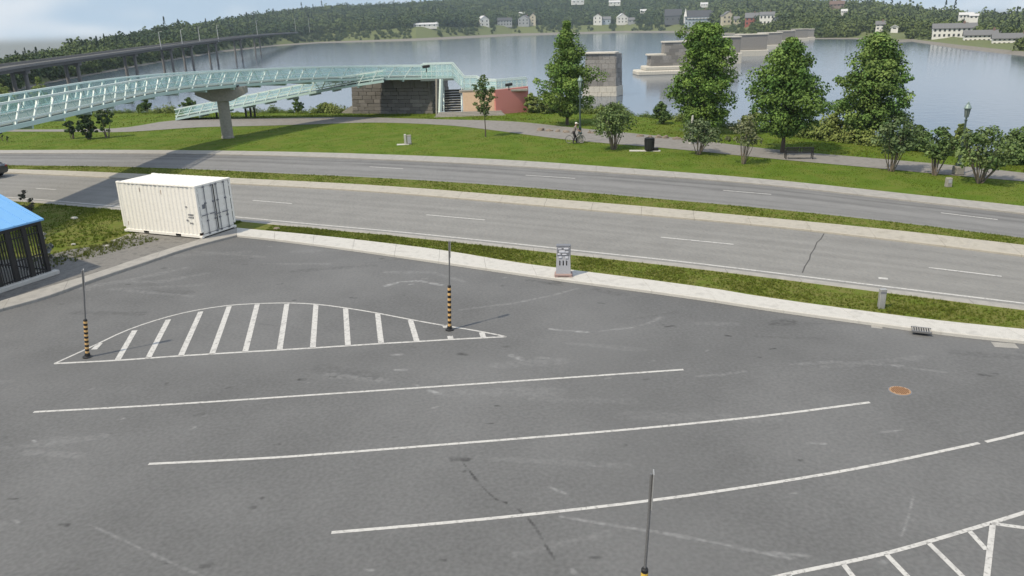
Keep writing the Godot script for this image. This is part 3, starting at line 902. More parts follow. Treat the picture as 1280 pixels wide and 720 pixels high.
func hand(bones: Array, wrist: Vector3, dir: Vector3, palm_n: Vector3, s: float, c: Color) -> void:
	var side := dir.cross(palm_n).normalized()
	var knuckle := wrist + dir * 0.085
	bones.append([wrist, wrist + dir * 0.05 + side * 0.015, 0.024, 0.026, c]); bones.append([wrist, wrist + dir * 0.05 - side * 0.015, 0.024, 0.026, c])
	for k in 4:
		var o := knuckle + side * (k - 1.5) * 0.021
		var l: float = [0.028, 0.034, 0.031, 0.023][k]
		var a := o + (dir * 0.8 + palm_n * 0.6).normalized() * l
		var b := a + (palm_n * 0.95 - dir * 0.2).normalized() * l * 0.8
		bones.append([wrist + dir * 0.05 + side * (k - 1.5) * 0.015, o, 0.014, 0.0095, c]); bones.append([o, a, 0.0095, 0.0088, c]); bones.append([a, b, 0.0088, 0.0078, c])
	var th := wrist + dir * 0.03 + side * 0.03 * s
	bones.append([wrist + dir * 0.02, th, 0.018, 0.012, c]); bones.append([th, th + (dir * 0.5 + palm_n * 0.8).normalized() * 0.045, 0.0115, 0.009, c])

func cyclist() -> void:
	# a rider standing astride a stopped bicycle, facing right
	var at := Vector3(5.902, 0.12, -69.273)
	var turn := -0.12
	var t := thing("person", "person in a white cap, grey top and dark trousers standing astride a bicycle", "person", at, turn)
	var sk := Color(0.42, 0.26, 0.19); var top := Color(0.2, 0.18, 0.17); var leg := Color(0.02, 0.018, 0.02); var shoe := Color(0.06, 0.06, 0.06)
	var b := []
	var hip := Vector3(-0.12, 0.98, 0); var chest := Vector3(0.02, 1.36, 0); var neck := Vector3(0.06, 1.52, 0); var head := Vector3(0.1, 1.66, 0)
	b.append([hip, Vector3(-0.06, 1.16, 0), 0.135, 0.125, top]); b.append([Vector3(-0.06, 1.16, 0), chest, 0.13, 0.145, top])
	for s in [-1.0, 1.0]:
		b.append([hip + Vector3(0, 0, s * 0.06), hip + Vector3(0, -0.05, s * 0.09), 0.12, 0.115, leg])
		b.append([chest + Vector3(0, 0.03, s * 0.05), chest + Vector3(0.01, 0.06, s * 0.17), 0.1, 0.065, top])
		var fx := -0.16 if s > 0 else 0.1
		var knee := Vector3(fx * 0.5 + 0.02, 0.52, s * 0.14); var ankle := Vector3(fx, 0.1, s * 0.17)
		b.append([hip + Vector3(0, -0.06, s * 0.09), knee, 0.092, 0.062, leg]); b.append([knee, knee.lerp(ankle, 0.3), 0.062, 0.062, leg]); b.append([knee.lerp(ankle, 0.3), ankle, 0.06, 0.045, leg])
		b.append([ankle, ankle + Vector3(0.0, -0.055, 0), 0.046, 0.045, shoe]); b.append([ankle + Vector3(-0.03, -0.06, 0), ankle + Vector3(0.16, -0.068, 0), 0.042, 0.032, shoe])
		var sh := chest + Vector3(0.01, 0.06, s * 0.18); var elbow := Vector3(0.2, 1.2, s * 0.25); var wr := Vector3(0.4, 1.07, s * 0.24)
		b.append([sh, elbow, 0.058, 0.046, top]); b.append([elbow, elbow.lerp(wr, 0.3), 0.044, 0.044, sk]); b.append([elbow.lerp(wr, 0.3), wr, 0.042, 0.028, sk])
	b.append([neck + Vector3(-0.03, -0.08, 0), neck + Vector3(0.01, 0.06, 0), 0.062, 0.054, sk])
	var m := skin(b, 0.022, 0.035)
	var hb := []
	hb.append([neck + Vector3(0.0, 0.02, 0), head + Vector3(0.01, -0.08, 0), 0.052, 0.06, sk])
	hb.append([head + Vector3(-0.015, 0.03, 0), head + Vector3(0.0, 0.01, 0), 0.1, 0.095, sk]); hb.append([head + Vector3(0.03, -0.06, 0), head + Vector3(0.05, -0.09, 0), 0.06, 0.04, sk])
	hb.append([head + Vector3(0.095, 0.02, 0), head + Vector3(0.118, -0.028, 0), 0.012, 0.018, sk])
	hb.append([head + Vector3(0.082, -0.065, -0.02), head + Vector3(0.082, -0.065, 0.02), 0.012, 0.012, Color(0.35, 0.15, 0.13)])
	for s in [-1.0, 1.0]:
		hb.append([head + Vector3(0.085, 0.012, s * 0.034), head + Vector3(0.087, 0.012, s * 0.034), 0.013, 0.013, Color(0.05, 0.04, 0.04)])
		hb.append([head + Vector3(-0.01, 0.02, s * 0.098), head + Vector3(-0.005, -0.025, s * 0.095), 0.018, 0.012, sk])
	var hm := skin(hb, 0.009, 0.012)
	m.v.append_array(hm.v); m.n.append_array(hm.n); m.c.append_array(hm.c); m.uv.append_array(hm.uv)
	for s in [-1.0, 1.0]:
		var h := []
		hand(h, Vector3(0.4, 1.07, s * 0.24), Vector3(0.85, -0.5, 0).normalized(), Vector3(-0.5, -0.85, 0).normalized(), -s, sk)
		var g := skin(h, 0.006, 0.006)
		m.v.append_array(g.v); m.n.append_array(g.n); m.c.append_array(g.c); m.uv.append_array(g.uv)
	obj("body", m.mesh(), M.body, t)
	var cap := MB.new()
	cap.lathe(head + Vector3(-0.01, 0.045, 0), [[0.108, 0.0], [0.112, 0.03], [0.095, 0.075], [0.05, 0.105], [0.0, 0.112]], 16)
	cap.box(head + Vector3(0.13, 0.05, 0), Vector3(0.1, 0.012, 0.14), Basis(Vector3.BACK, -0.15), 0.004)
	obj("cap", cap.mesh(), M.box_white, t)
	var k := thing("bicycle", "bicycle held upright between the legs of the person in the white cap", "bicycle", at, turn)
	for x in [-0.52, 0.54]:
		var c := Vector3(x, 0.34, 0)
		var ty := []; var tr := []; var ri := []; var rr := []
		for i in 25:
			var a := TAU * i / 24
			ty.append(c + Vector3(cos(a), sin(a), 0) * 0.325); tr.append(0.018)
			ri.append(c + Vector3(cos(a), sin(a), 0) * 0.3); rr.append(0.009)
		var wm := MB.new()
		wm.tube(ty, tr, 6, false)
		var wheel := obj("wheel", wm.mesh(), M.black, k)
		wm = MB.new()
		wm.tube(ri, rr, 5, false)
		obj("rim", wm.mesh(), M.pale_metal, wheel)
		wm = MB.new()
		for i in 14:
			var a := TAU * i / 14
			wm.tube([c + Vector3(0, 0, 0.025 if i % 2 else -0.025), c + Vector3(cos(a), sin(a), 0) * 0.3], [0.003, 0.003], 4, false)
		obj("spokes", wm.mesh(), M.pale_metal, wheel)
	var bb := Vector3(-0.08, 0.3, 0); var st := Vector3(-0.22, 0.84, 0); var hd := Vector3(0.36, 0.86, 0); var fk := Vector3(0.54, 0.34, 0); var re := Vector3(-0.52, 0.34, 0)
	var fr := MB.new()
	for e in [[bb, st], [bb, hd - Vector3(-0.02, 0.12, 0)], [st - Vector3(0.0, 0.09, 0), hd], [re, bb], [re, st - Vector3(0, 0.08, 0)]]:
		fr.tube([e[0], e[1]], [0.019, 0.019], 8)
	obj("frame", fr.mesh(), M.bike, k)
	fr = MB.new()
	fr.tube([hd + Vector3(-0.02, 0.08, 0), hd - Vector3(-0.04, 0.16, 0), fk], [0.02, 0.018, 0.012], 8)
	obj("fork", fr.mesh(), M.bike, k)
	fr = MB.new()
	fr.tube([Vector3(0.42, 1.0, -0.3), Vector3(0.38, 1.02, -0.1), Vector3(0.36, 0.98, 0), Vector3(0.38, 1.02, 0.1), Vector3(0.42, 1.0, 0.3)], [0.014, 0.012, 0.012, 0.012, 0.014], 8)
	obj("handlebar", fr.mesh(), M.black, k)
	boxp("saddle", st + Vector3(-0.03, 0.05, 0), Vector3(0.26, 0.05, 0.13), M.black, k, 0.02)
	fr = MB.new()
	fr.tube([bb + Vector3(0, 0, -0.06), bb + Vector3(0.12, -0.11, -0.06)], [0.012, 0.012], 6); fr.tube([bb + Vector3(0, 0, 0.06), bb + Vector3(-0.12, 0.11, 0.06)], [0.012, 0.012], 6)
	fr.box(bb + Vector3(0.12, -0.12, -0.1), Vector3(0.09, 0.02, 0.08)); fr.box(bb + Vector3(-0.12, 0.12, 0.1), Vector3(0.09, 0.02, 0.08))
	obj("pedals", fr.mesh(), M.black, k)

func car(label: String, at: Vector3, turn: float) -> void:
	# dark hatchback: lofted body, glasshouse, wheels; front towards -x
	var t := thing("parked_car", label, "car", at, turn)
	var st := [[-2.15, 0.35, 0.62, 0.7], [-2.05, 0.28, 0.74, 0.8], [-1.2, 0.25, 0.9, 0.87], [-0.6, 0.25, 0.95, 0.88], [1.3, 0.25, 0.98, 0.88], [1.95, 0.28, 0.96, 0.84], [2.12, 0.38, 0.85, 0.76]]
	var m := MB.new()
	var rings := []
	for s in st:
		var w: float = s[3]; var y0: float = s[1]; var y1: float = s[2]
		rings.append([Vector3(s[0], y0, -w * 0.9), Vector3(s[0], y0 + 0.12, -w), Vector3(s[0], lerpf(y0, y1, 0.7), -w), Vector3(s[0], y1, -w * 0.9), Vector3(s[0], y1 + 0.02, 0), Vector3(s[0], y1, w * 0.9), Vector3(s[0], lerpf(y0, y1, 0.7), w), Vector3(s[0], y0 + 0.12, w), Vector3(s[0], y0, w * 0.9)])
	for i in rings.size() - 1:
		for j in 9:
			var a: Vector3 = rings[i][j]; var b: Vector3 = rings[i][(j + 1) % 9]
			m.quad(a, rings[i + 1][j], rings[i + 1][(j + 1) % 9], b, (a + b) / 2.0 - Vector3(st[i][0], 0.6, 0))
	for e in [0, rings.size() - 1]:
		for j in range(1, 8):
			m.quad(rings[e][0], rings[e][j], rings[e][j + 1], rings[e][j + 1], Vector3(-1 if e == 0 else 1, 0, 0))
	obj("body", m.mesh(), M.car_paint, t)
	var cab := [[-0.95, 0.93, 0.76], [-0.25, 1.42, 0.6], [0.9, 1.46, 0.6], [1.75, 0.97, 0.74]]
	m = MB.new()
	var roof := MB.new()
	for i in 3:
		var a: Array = cab[i]; var b: Array = cab[i + 1]
		var p := [Vector3(a[0], a[1], -a[2]), Vector3(b[0], b[1], -b[2]), Vector3(b[0], b[1], b[2]), Vector3(a[0], a[1], a[2])]
		(roof if i == 1 else m).quad(p[0], p[1], p[2], p[3], Vector3.UP)
	for s in [-1.0, 1.0]:
		var p := []
		for a in cab:
			p.append(Vector3(a[0], a[1], s * a[2]))
		m.quad(p[0], p[1], p[2], p[3], Vector3(0, 0.2, s))
		for i in 3:
			roof.tube([p[i], p[i + 1]], [0.035, 0.035], 6)
		roof.tube([Vector3(0.3, 0.95, s * 0.76), Vector3(0.3, 1.44, s * 0.605)], [0.03, 0.03], 6)
	obj("windows", m.mesh(), M.glass, t)
	obj("roof", roof.mesh(), M.car_paint, t)
	for x in [-1.35, 1.3]:
		for s in [-1.0, 1.0]:
			var w := MB.new()
			w.lathe(Vector3.ZERO, [[0.0, -0.1], [0.2, -0.1], [0.3, -0.1], [0.33, -0.06], [0.33, 0.06], [0.3, 0.1], [0.2, 0.1], [0.0, 0.1]], 20)
			var o := obj("wheel", w.mesh(), M.black, t)
			o.transform = Transform3D(Basis(Vector3.RIGHT, PI / 2), Vector3(x, 0.33, s * 0.8))
			w = MB.new()
			w.lathe(Vector3.ZERO, [[0.0, 0.115], [0.2, 0.1], [0.2, -0.1], [0.0, -0.115]], 12)
			obj("rim", w.mesh(), M.pale_metal, o)
	for s in [-1.0, 1.0]:
		boxp("tail_light", Vector3(2.09, 0.82, s * 0.62), Vector3(0.08, 0.14, 0.2), M.tail, t, 0.02)
		boxp("headlight", Vector3(-2.1, 0.66, s * 0.55), Vector3(0.08, 0.12, 0.24), M.pale_metal, t, 0.02)
		boxp("mirror", Vector3(-0.7, 1.0, s * 0.92), Vector3(0.12, 0.12, 0.16), M.car_paint, t, 0.03)

# ---------------------------------------------------------------- the scene
func make_sky() -> PanoramaSkyMaterial:
	# air and thin broken cloud
	var w := 1024; var h := 512
	var f := noise(0.55, 901, 6); var f2 := noise(1.6, 902, 5)
	var im := Image.create(w, h, false, Image.FORMAT_RGBF)
	for y in h:
		var el := PI * (0.5 - (y + 0.5) / h)
		for x in w:
			var az := TAU * (x + 0.5) / w
			var up := absf(sin(el))
			var air := Color(0.4, 0.51, 0.62).lerp(Color(0.27, 0.38, 0.57), 1.0 - pow(1.0 - clampf(up, 0, 1), 2.2))
			var d := Vector3(cos(az) * cos(el), 0, sin(az) * cos(el)) / (maxf(up, 0.0) + 0.16)
			var c := 0.5 + 0.75 * f.get_noise_2d(d.x, d.z) + 0.28 * f2.get_noise_2d(d.x, d.z)
			var k := smoothstep(0.2, 0.75, c) * 0.9
			var cl := Color(0.66, 0.69, 0.72).lerp(Color(0.9, 0.91, 0.93), clampf(up * 3.0, 0.0, 1.0)).lerp(Color(0.62, 0.66, 0.71), 0.6 * smoothstep(0.8, 1.2, c))
			var s := air.lerp(cl, k * lerpf(0.8, 1.0, clampf(up * 3.0, 0.0, 1.0)))
			if el < 0.0:
				s = s.lerp(Color(0.2, 0.21, 0.19), smoothstep(0.09, 0.4, up))
			im.set_pixel(x, y, s)
	var m := PanoramaSkyMaterial.new()
	m.panorama = ImageTexture.create_from_image(im)
	return m

func _ready() -> void:
	# camera: ten metres up, looking down across the lot and the road to the river
	var cam := Camera3D.new()
	cam.name = "camera"
	add_child(cam)
	cam.transform = Transform3D(Basis(Vector3(0.999610, -0.026486, 0.008838), Vector3(0.027922, 0.948217, -0.316395), Vector3(-0.000000, 0.316518, 0.948586)), Vector3(0, 10, 0))
	cam.fov = 40.34; cam.near = 0.1; cam.far = 6000.0; cam.current = true
	var we := WorldEnvironment.new()
	we.name = "environment"
	var env := Environment.new()
	var sky := Sky.new()
	sky.sky_material = make_sky()
	env.background_mode = Environment.BG_SKY; env.sky = sky; env.background_energy_multiplier = 1.0
	env.tonemap_mode = Environment.TONE_MAPPER_LINEAR; env.tonemap_exposure = 1.25
	env.fog_enabled = true; env.fog_density = 0.00013; env.fog_light_color = Color(0.75, 0.82, 0.88)
	env.sdfgi_enabled = true; env.ssao_enabled = true; env.ssil_enabled = true
	we.environment = env
	add_child(we)
	var sun := DirectionalLight3D.new()
	sun.name = "sun"
	add_child(sun)
	var to_sun := Vector3(-0.475, 0.81, 0.347).normalized()
	sun.look_at_from_position(to_sun * 100.0, Vector3.ZERO)
	sun.light_energy = 1.05; sun.light_color = Color(1.0, 0.94, 0.84); sun.light_angular_distance = 1.6; sun.shadow_enabled = true

	make_materials()
	more_materials()
	tuft_mesh = tuft()
	rng.seed = 11
	ground()
	lot()
	river_and_hills()
	old_piers()
	highway()
	walking_bridge()
	park()
	near_things()
	far_houses()

func more_materials() -> void:
	M.lamp_pole = plain(0.06, 0.09, 0.085, 0.45, 0.2)
	M.lamp_roof = plain(0.2, 0.27, 0.26, 0.45, 0.2)
	M.lamp_glass = plain(0.42, 0.5, 0.48, 0.25)
	M.lamp_glass_dark = plain(0.16, 0.19, 0.19, 0.2)
	M.chimney = plain(0.2, 0.13, 0.11, 0.9)
	M.bike = plain(0.4, 0.41, 0.42, 0.4)
	M.car_paint = plain(0.02, 0.022, 0.026, 0.25, 0.2)
	M.car_paint.clearcoat_enabled = true; M.car_paint.clearcoat = 0.8
	M.tail = plain(0.25, 0.02, 0.02, 0.3)
	M.beach = mat([Color(0.12, 0.115, 0.1), Color(0.2, 0.185, 0.16), Color(0.1, 0.1, 0.085)], 25.0, 0.95, 0.02, 91)
	M.meadow = mat([Color(0.06, 0.085, 0.026), Color(0.12, 0.14, 0.045), Color(0.08, 0.1, 0.03)], 35.0, 0.95, 0.02, 92)
	M.hill = mat([Color(0.06, 0.09, 0.03), Color(0.1, 0.135, 0.045)], 60.0, 0.95, 0.02, 93)
	M.wall_white = plain(0.68, 0.68, 0.66, 0.8); M.wall_cream = plain(0.5, 0.46, 0.36, 0.8); M.wall_grey = plain(0.3, 0.32, 0.34, 0.8)
	M.wall_blue = plain(0.32, 0.38, 0.44, 0.8); M.wall_red = plain(0.3, 0.1, 0.08, 0.85); M.wall_dark = plain(0.1, 0.11, 0.12, 0.85); M.wall_brown = plain(0.22, 0.17, 0.15, 0.85)
	M.roof_grey = plain(0.14, 0.145, 0.155, 0.85); M.roof_dark = plain(0.055, 0.06, 0.07, 0.85); M.roof_brown = plain(0.14, 0.1, 0.085, 0.9); M.roof_pale = plain(0.5, 0.51, 0.52, 0.7)
	var w := StandardMaterial3D.new()
	w.albedo_color = lin(0.06, 0.09, 0.13); w.roughness = 0.12; w.metallic_specular = 0.5
	w.normal_enabled = true; w.normal_texture = ntex([], 0.012, 95, 1024, 5, true, 1.6); w.normal_scale = 0.28
	w.uv1_triplanar = true; w.uv1_world_triplanar = true; w.uv1_scale = Vector3(1.0 / 36.0, 1.0 / 36.0, 1.0 / 36.0)
	M.water = w

# lines on the ground, left to right
var lot_in: Array; var lot_out: Array; var left_in: Array; var left_out: Array
var near_edge: Array; var near_kerb: Array; var med_near: Array; var med_grass: Array; var med_far: Array; var far_gut: Array; var far_grass: Array
var path_far: Array; var path_near: Array; var bank: Array

func ground() -> void:
	lot_in = ext(chaikin([Vector3(-14.2, 0.12, -39.59), Vector3(-12.1, 0.12, -38.63), Vector3(-8.46, 0.12, -36.72), Vector3(-2.81, 0.12, -33.46), Vector3(1.66, 0.12, -30.82), Vector3(6.69, 0.12, -28.15), Vector3(9.21, 0.12, -26.52), Vector3(12.44, 0.12, -24.74), Vector3(14.12, 0.12, -23.8), Vector3(16.19, 0.12, -22.93)]), 0.0, 40.0)
	lot_out = ext(chaikin([Vector3(-14.71, 0.12, -41.18), Vector3(-12.55, 0.12, -40.24), Vector3(-9.75, 0.12, -39.01), Vector3(-6.21, 0.12, -37.22), Vector3(-2.95, 0.12, -35.44), Vector3(0.03, 0.12, -33.3), Vector3(2.08, 0.12, -32.14), Vector3(7.53, 0.12, -29.14), Vector3(9.57, 0.12, -27.63), Vector3(12.89, 0.12, -25.72), Vector3(14.65, 0.12, -24.79), Vector3(16.8, 0.12, -23.89)]), 0.0, 40.0)
	left_in = ext(chaikin([Vector3(-19.91, 0.12, -28.81), Vector3(-18.83, 0.12, -30.25), Vector3(-18.19, 0.12, -32.19), Vector3(-16.94, 0.12, -34.84), Vector3(-15.64, 0.12, -37.77), Vector3(-14.2, 0.12, -39.59)]), 12.0, 0.0)
	left_out = ext(chaikin([Vector3(-20.51, 0.12, -29.8), Vector3(-19.55, 0.12, -31.55), Vector3(-18.43, 0.12, -33.37), Vector3(-17.43, 0.12, -35.95), Vector3(-16.09, 0.12, -38.43), Vector3(-14.71, 0.12, -41.18)]), 12.0, 0.0)
	near_kerb = ext(chaikin([Vector3(-33.36, 0.1, -50.83), Vector3(-30.36, 0.1, -49.7), Vector3(-23.86, 0.1, -46.8), Vector3(-15.27, 0.1, -42.89), Vector3(-10.08, 0.1, -40.47), Vector3(-6.46, 0.1, -38.89), Vector3(-3.07, 0.1, -37.19), Vector3(0.05, 0.1, -35.62), Vector3(3.8, 0.1, -33.69), Vector3(7.19, 0.1, -31.95), Vector3(10.37, 0.1, -30.14), Vector3(13.93, 0.1, -28.01), Vector3(17.93, 0.1, -25.69)]), 60.0, 40.0)
	near_edge = ext(chaikin([Vector3(-33.78, 0.1, -51.52), Vector3(-30.73, 0.1, -50.36), Vector3(-24.14, 0.1, -47.38), Vector3(-15.46, 0.1, -43.49), Vector3(-10.2, 0.1, -41.01), Vector3(-6.53, 0.1, -39.39), Vector3(-3.11, 0.1, -37.73), Vector3(0.06, 0.1, -36.12), Vector3(3.85, 0.1, -34.14), Vector3(7.29, 0.1, -32.41), Vector3(10.5, 0.1, -30.56), Vector3(14.12, 0.1, -28.42), Vector3(18.18, 0.1, -26.09)]), 60.0, 40.0)
	med_near = ext(chaikin([Vector3(-40.41, 0.1, -62.37), Vector3(-36.48, 0.1, -61.04), Vector3(-28.92, 0.1, -58.18), Vector3(-17.55, 0.1, -54.01), Vector3(-8.11, 0.1, -50.19), Vector3(0.14, 0.1, -45.7), Vector3(7.11, 0.1, -41.9), Vector3(13.08, 0.1, -38.66), Vector3(17.98, 0.1, -35.28), Vector3(22.05, 0.1, -32.24)]), 60.0, 50.0)
	med_grass = ext(chaikin([Vector3(-41.41, 0.1, -64.01), Vector3(-35.27, 0.1, -62.27), Vector3(-29.93, 0.1, -60.36), Vector3(-18.16, 0.1, -56.06), Vector3(-8.41, 0.1, -52.25), Vector3(0.16, 0.1, -47.67), Vector3(7.44, 0.1, -43.88), Vector3(13.57, 0.1, -40.18), Vector3(18.8, 0.1, -37.01), Vector3(23.01, 0.1, -33.76)]), 60.0, 50.0)
	med_far = ext(chaikin([Vector3(-42.73, 0.1, -66.17), Vector3(-36.6, 0.1, -64.76), Vector3(-30.7, 0.1, -63.39), Vector3(-21.19, 0.1, -60.02), Vector3(-19.04, 0.1, -58.98), Vector3(-8.83, 0.1, -55.11), Vector3(0.19, 0.1, -50.86), Vector3(7.83, 0.1, -46.27), Vector3(14.27, 0.1, -42.39), Vector3(19.55, 0.1, -38.58), Vector3(23.75, 0.1, -34.95)]), 60.0, 50.0)
	far_gut = ext(chaikin([Vector3(-47.27, 0.1, -73.6), Vector3(-34.28, 0.1, -71.23), Vector3(-21.77, 0.1, -68.04), Vector3(-10.07, 0.1, -63.63), Vector3(0.26, 0.1, -58.82), Vector3(9.05, 0.1, -53.74), Vector3(16.43, 0.1, -49.17), Vector3(22.06, 0.1, -43.89), Vector3(26.72, 0.1, -39.67)]), 60.0, 50.0)
	far_grass = ext(chaikin([Vector3(-48.48, 0.1, -75.57), Vector3(-35.24, 0.1, -73.35), Vector3(-22.43, 0.1, -70.23), Vector3(-10.45, 0.1, -66.22), Vector3(0.28, 0.1, -61.43), Vector3(9.38, 0.1, -55.77), Vector3(16.93, 0.1, -50.75), Vector3(22.82, 0.1, -45.5), Vector3(27.67, 0.1, -41.18)]), 60.0, 50.0)
	path_far = ext(chaikin([Vector3(-59.52, 0.1, -93.65), Vector3(-49.13, 0.1, -91.69), Vector3(-44.37, 0.1, -91.36), Vector3(-42.99, 0.1, -94.51), Vector3(-41.91, 0.1, -98.82), Vector3(-37, 0.1, -98.92), Vector3(-30.87, 0.1, -98.27), Vector3(-22.84, 0.1, -97.58), Vector3(-17.81, 0.1, -96.74), Vector3(-8.67, 0.1, -91.87), Vector3(-1.26, 0.1, -88.83), Vector3(2.23, 0.1, -86.07), Vector3(6.9, 0.1, -80.08), Vector3(14.91, 0.1, -71.75), Vector3(20.85, 0.1, -63.05), Vector3(26.77, 0.1, -57.57), Vector3(31.03, 0.1, -53.54), Vector3(33.44, 0.1, -50.36)]), 40.0, 40.0)
	path_near = ext(chaikin([Vector3(-58.22, 0.1, -91.52), Vector3(-47.87, 0.1, -89.25), Vector3(-42.52, 0.1, -87.38), Vector3(-39.46, 0.1, -88.45), Vector3(-34.96, 0.1, -90.71), Vector3(-28.36, 0.1, -89.93), Vector3(-21.18, 0.1, -90.15), Vector3(-14.92, 0.1, -90.59), Vector3(-6.41, 0.1, -85.92), Vector3(-1.17, 0.1, -79.95), Vector3(1.94, 0.1, -75.9), Vector3(6.11, 0.1, -70.9), Vector3(13.51, 0.1, -64.87), Vector3(19.46, 0.1, -58.66), Vector3(25.06, 0.1, -53.71), Vector3(29.02, 0.1, -49.89), Vector3(31.76, 0.1, -47.7)]), 40.0, 40.0)
	bank = ext(chaikin([Vector3(-73.3, 0.1, -116.21), Vector3(-59.88, 0.1, -112.62), Vector3(-47.25, 0.1, -109.25), Vector3(-33.36, 0.1, -106.55), Vector3(-19.55, 0.1, -100.87), Vector3(-7.35, 0.1, -99.53), Vector3(0.62, 0.1, -99.3), Vector3(9.98, 0.1, -93.94), Vector3(16.29, 0.1, -87.22), Vector3(23.91, 0.1, -72.62), Vector3(29.96, 0.1, -63.29), Vector3(35.2, 0.1, -53.17)]), 60.0, 50.0)
	var rim := []; var back := []
	for p in resample(bank, 90):
		rim.append(Vector3(p.x, -0.4, p.z + 1.0)); back.append(Vector3(p.x * 1.1, -0.4, 40.0))
	tag(obj("ground", strip(rim, back, 90), M.soil), "bare earth under the verges", "", "", "structure")
	# roads, each with its painted dashes
	var near_far := []
	for p in med_near: near_far.append(Vector3(p.x, 0, p.z))
	var near_near := []
	for p in near_edge: near_near.append(Vector3(p.x, 0, p.z))
	var r := struct("near_road", "grey two-lane road between the parking lot verge and the median")
	obj("asphalt", strip(near_far, near_near, 160), M.road, r)
	for d in [[[Vector3(-33.525, 0, -55.238), Vector3(-31.735, 0, -54.554)]], [[Vector3(-16.221, 0, -48.9), Vector3(-13.405, 0, -47.589)]], [[Vector3(-4.733, 0, -43.497), Vector3(-1.382, 0, -41.839)]], [[Vector3(7.364, 0, -37.193), Vector3(10.473, 0, -35.525)]], [[Vector3(17.395, 0, -31.123), Vector3(19.58, 0, -29.707)]]]:
		obj("painted_dash", ribbon([d[0][0], d[0][0].lerp(d[0][1], 0.5), d[0][1]], 0.13, 0.005), M.paint, r)
	obj("crack", ribbon([Vector3(15.3, 0, -37.01), Vector3(14.76, 0, -36.01), Vector3(14.37, 0, -35.47), Vector3(13.85, 0, -34.4), Vector3(13.35, 0, -33.53), Vector3(13.04, 0, -32.8), Vector3(12.46, 0, -31.77), Vector3(12.04, 0, -30.9)], 0.05, 0.004), M.crack, r)
	obj("patch", ribbon([Vector3(14.76, 0, -29.94), Vector3(15.08, 0, -29.8)], 0.22, 0.004), M.paint, r)
	var ff := []
	for p in far_gut: ff.append(Vector3(p.x, 0, p.z))
	var fn := []
	for p in med_far: fn.append(Vector3(p.x, 0, p.z))
	r = struct("far_road", "grey two-lane road between the median and the park lawn")
	obj("asphalt", strip(fn, ff, 160), M.road_far, r)
	for d in [[Vector3(-10.734, 0, -60.507), Vector3(-7.973, 0, -59.162)], [Vector3(1.183, 0, -55.051), Vector3(4.54, 0, -53.311)], [Vector3(13.266, 0, -47.935), Vector3(15.741, 0, -46.373)], [Vector3(22.887, 0, -40.579), Vector3(24.844, 0, -38.798)]]:
		obj("painted_dash", ribbon([d[0], d[0].lerp(d[1], 0.5), d[1]], 0.13, 0.005), M.paint, r)
	# kerbs
	kerb("lot_kerb", lot_out, lot_in, M.kerb_white, 0.12, 2.6)
	kerb("side_kerb", left_out, left_in, M.kerb_grey, 0.12, 2.6)
	kerb("verge_kerb", near_edge, near_kerb, M.kerb_grey, 0.1, 3.0)
	kerb("median_kerb", med_grass, med_near, M.kerb_beige, 0.1, 3.0)
	kerb("park_kerb", far_grass, far_gut, M.kerb_grey, 0.1, 3.0)
	# white edge line along the near road
	var el := []
	for p in near_edge: el.append(Vector3(p.x, 0, p.z - 0.68))
	obj("painted_edge_line", ribbon(el, 0.14, 0.005), M.paint, get_node("near_road"))
	# grass
	var gr := func(called: String, a: Array, b: Array, mt: Material, label: String) -> void:
		tag(obj(called, strip(a, b, 120), mt), label, "", "", "structure")
	var low := func(a: Array, h: float) -> Array:
		var o := []
		for p in a: o.append(Vector3(p.x, h, p.z))
		return o
	var nk_right := []; var nk_left := []
	for p in near_kerb:
		if p.x > lot_out[0].x - 0.6: nk_right.append(p)
		else: nk_left.append(p)
	nk_left.append(nk_right[0])
	gr.call("roadside_verge", low.call(nk_right, 0.08), low.call(lot_out, 0.08), M.verge, "grass strip between the lot kerb and the near road")
	gr.call("corner_verge", low.call(nk_left, 0.08), low.call(left_out, 0.08), M.verge, "grass corner round the container and the shelter")
	gr.call("median", low.call(med_far, 0.08), low.call(med_grass, 0.08), M.verge, "grass median between the two roads")
	gr.call("park_lawn", low.call(bank, 0.08), low.call(far_grass, 0.08), M.lawn, "mown park lawn between the far road and the river")
	var edge := MB.new()
	for p in [low.call(med_far, 0.08)]:
		for i in p.size() - 1:
			edge.quad(p[i], p[i + 1], p[i + 1] + Vector3.DOWN * 0.2, p[i] + Vector3.DOWN * 0.2, Vector3(0, 0, -1))
	obj("edge", edge.mesh(), M.soil, get_node("median"))
	gr.call("path", low.call(path_far, 0.1), low.call(path_near, 0.1), M.path, "grey riverside path through the park")
	gr.call("apron", low.call(chaikin([Vector3(-26.29, 0.1, -35.56), Vector3(-22.95, 0.1, -36.3), Vector3(-22.26, 0.1, -36.78), Vector3(-21.71, 0.1, -37.74), Vector3(-20.51, 0.1, -38.21), Vector3(-20.1, 0.1, -39.42), Vector3(-20.03, 0.1, -40.73), Vector3(-17.83, 0.1, -41.89), Vector3(-15.23, 0.1, -41.95)]), 0.1), low.call(left_out, 0.1), M.apron, "worn asphalt and gravel apron in front of the container")
	gr.call("dirt_patch", low.call(chaikin([Vector3(-20.55, 0.1, -39.15), Vector3(-20.35, 0.1, -39.77), Vector3(-20.27, 0.1, -40.5), Vector3(-19.85, 0.1, -40.71), Vector3(-19.26, 0.1, -40.73)]), 0.106), low.call(chaikin([Vector3(-20.38, 0.1, -38.97), Vector3(-19.85, 0.1, -39.15), Vector3(-19.52, 0.1, -39.59), Vector3(-19.18, 0.1, -39.97), Vector3(-18.97, 0.1, -40.44)]), 0.106), M.concrete, "pale worn dirt at the foot of the container")
	# bare bank down to the river
	var down := []
	for p in bank: down.append(Vector3(p.x * 1.2, -6.0, p.z - 22.0))
	gr.call("riverbank", down, low.call(bank, 0.08), M.meadow, "overgrown bank down to the water")
